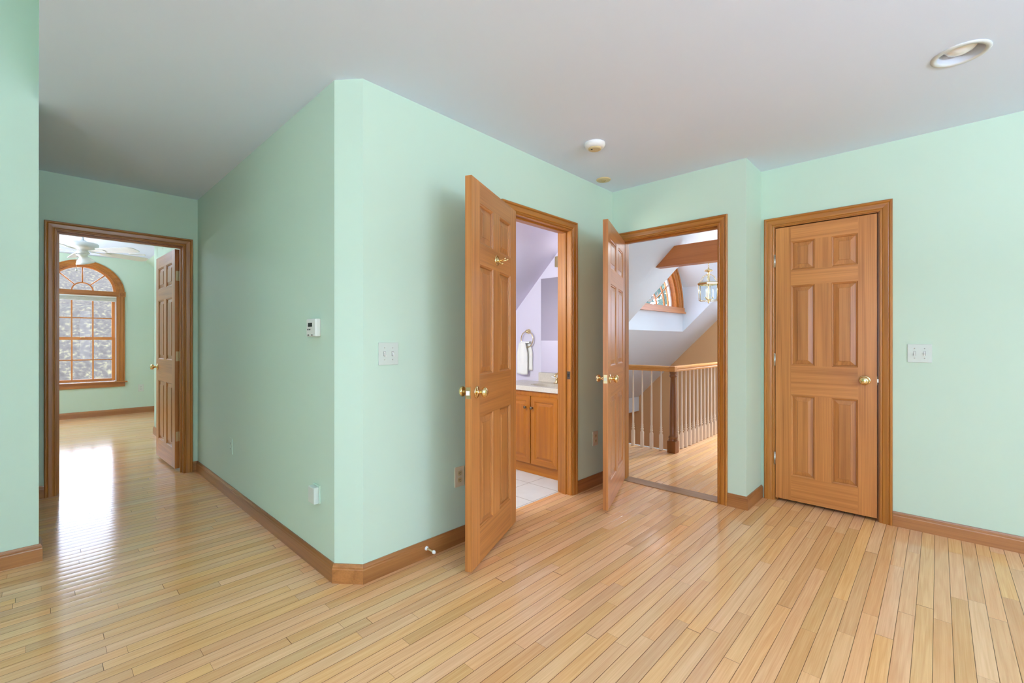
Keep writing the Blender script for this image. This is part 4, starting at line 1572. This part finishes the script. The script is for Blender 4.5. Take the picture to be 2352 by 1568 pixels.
# ------------------------------------------------------------------ outdoors
def leafy(name, c1, c2, c3, scale):
    m, nt, bb = new_mat(name)
    tc = N(nt, 'ShaderNodeTexCoord')
    no = N(nt, 'ShaderNodeTexNoise')
    no.inputs['Scale'].default_value = scale
    no.inputs['Detail'].default_value = 8
    no.inputs['Roughness'].default_value = 0.7
    mp = N(nt, 'ShaderNodeMapping')
    mp.inputs['Scale'].default_value = (1, 0.3, 1)
    nt.links.new(tc.outputs['Object'], mp.inputs['Vector'])
    nt.links.new(mp.outputs[0], no.inputs['Vector'])
    cr = N(nt, 'ShaderNodeValToRGB')
    cr.color_ramp.elements[0].position = 0.36
    cr.color_ramp.elements[0].color = c1
    cr.color_ramp.elements[1].position = 0.66
    cr.color_ramp.elements[1].color = c3
    e = cr.color_ramp.elements.new(0.52)
    e.color = c2
    nt.links.new(no.outputs['Fac'], cr.inputs[0])
    nt.links.new(cr.outputs[0], bb.inputs['Base Color'])
    bb.inputs['Roughness'].default_value = 0.9
    bb.inputs['Specular IOR Level'].default_value = 0.1
    return m
litter = leafy('leaf_litter', rgb(52, 47, 40), rgb(64, 59, 51), rgb(98, 92, 66), 5.5)
green = leafy('leaf_green', rgb(52, 66, 60), rgb(72, 88, 80), rgb(104, 116, 96), 1.4)
bark = plain('bark', rgb(110, 98, 86), 0.9)
b = MB()
rows = []
for j in range(26):
    y = 14 + j * 3.4
    t = max(0, (y - 24) / 40)
    rows.append([(x, y, -1.5 + 11.0 * min(1, t) ** 0.9 + 0.35 * math.sin(x * 0.7 + j) + 0.25 * math.sin(x * 1.9 + j * 2.3)) for x in range(-50, 91, 4)])
b.grid(rows, litter, smooth=True)
struct(b.build('ground_hillside'), 'distant hillside of grey-tan leaf litter outside the windows', 'hillside')


def tree(label, p, h, r, seed, n=3200):
    rnd = random.Random(seed)
    root = thing('tree', label, 'tree', p, 0, 'trees outside')
    b = MB()
    b.tube([(0, 0, -0.5), (0.1, 0.05, h * 0.4), (0.0, 0.1, h * 0.9)], [r * 0.09, r * 0.07, r * 0.03], bark, seg=8)
    for k in range(5):
        a = rnd.uniform(0, 6.28)
        z = h * rnd.uniform(0.35, 0.75)
        b.tube([(0.05, 0.05, z), (math.cos(a) * r * 0.5, math.sin(a) * r * 0.5, z + r * 0.5)], [r * 0.035, r * 0.012], bark, seg=6)
    b.build('trunk', root)
    b = MB()
    for k in range(n):
        while True:
            v = Vector((rnd.uniform(-1, 1), rnd.uniform(-1, 1), rnd.uniform(-1, 1)))
            if 0.3 < v.length < 1:
                break
        c = Vector((v.x * r, v.y * r, h * 0.62 + v.z * h * 0.42))
        s = r * rnd.uniform(0.025, 0.06)
        q = Euler((rnd.uniform(0, 6), rnd.uniform(0, 6), rnd.uniform(0, 6))).to_matrix()
        b.face([c + q @ Vector((dx * s, dy * s, 0)) for dx, dy in ((-1, 0), (0, -0.6), (1, 0), (0, 0.6))], green)
    b.build('foliage', root)
tree('leafy green tree seen through the lower left of the dormer window', (12.5, 6.6, -1.2), 7.0, 2.2, 1)
tree('grey-green tree seen through the right side of the dormer window', (18.5, 6.2, -1.2), 9.0, 2.9, 2)
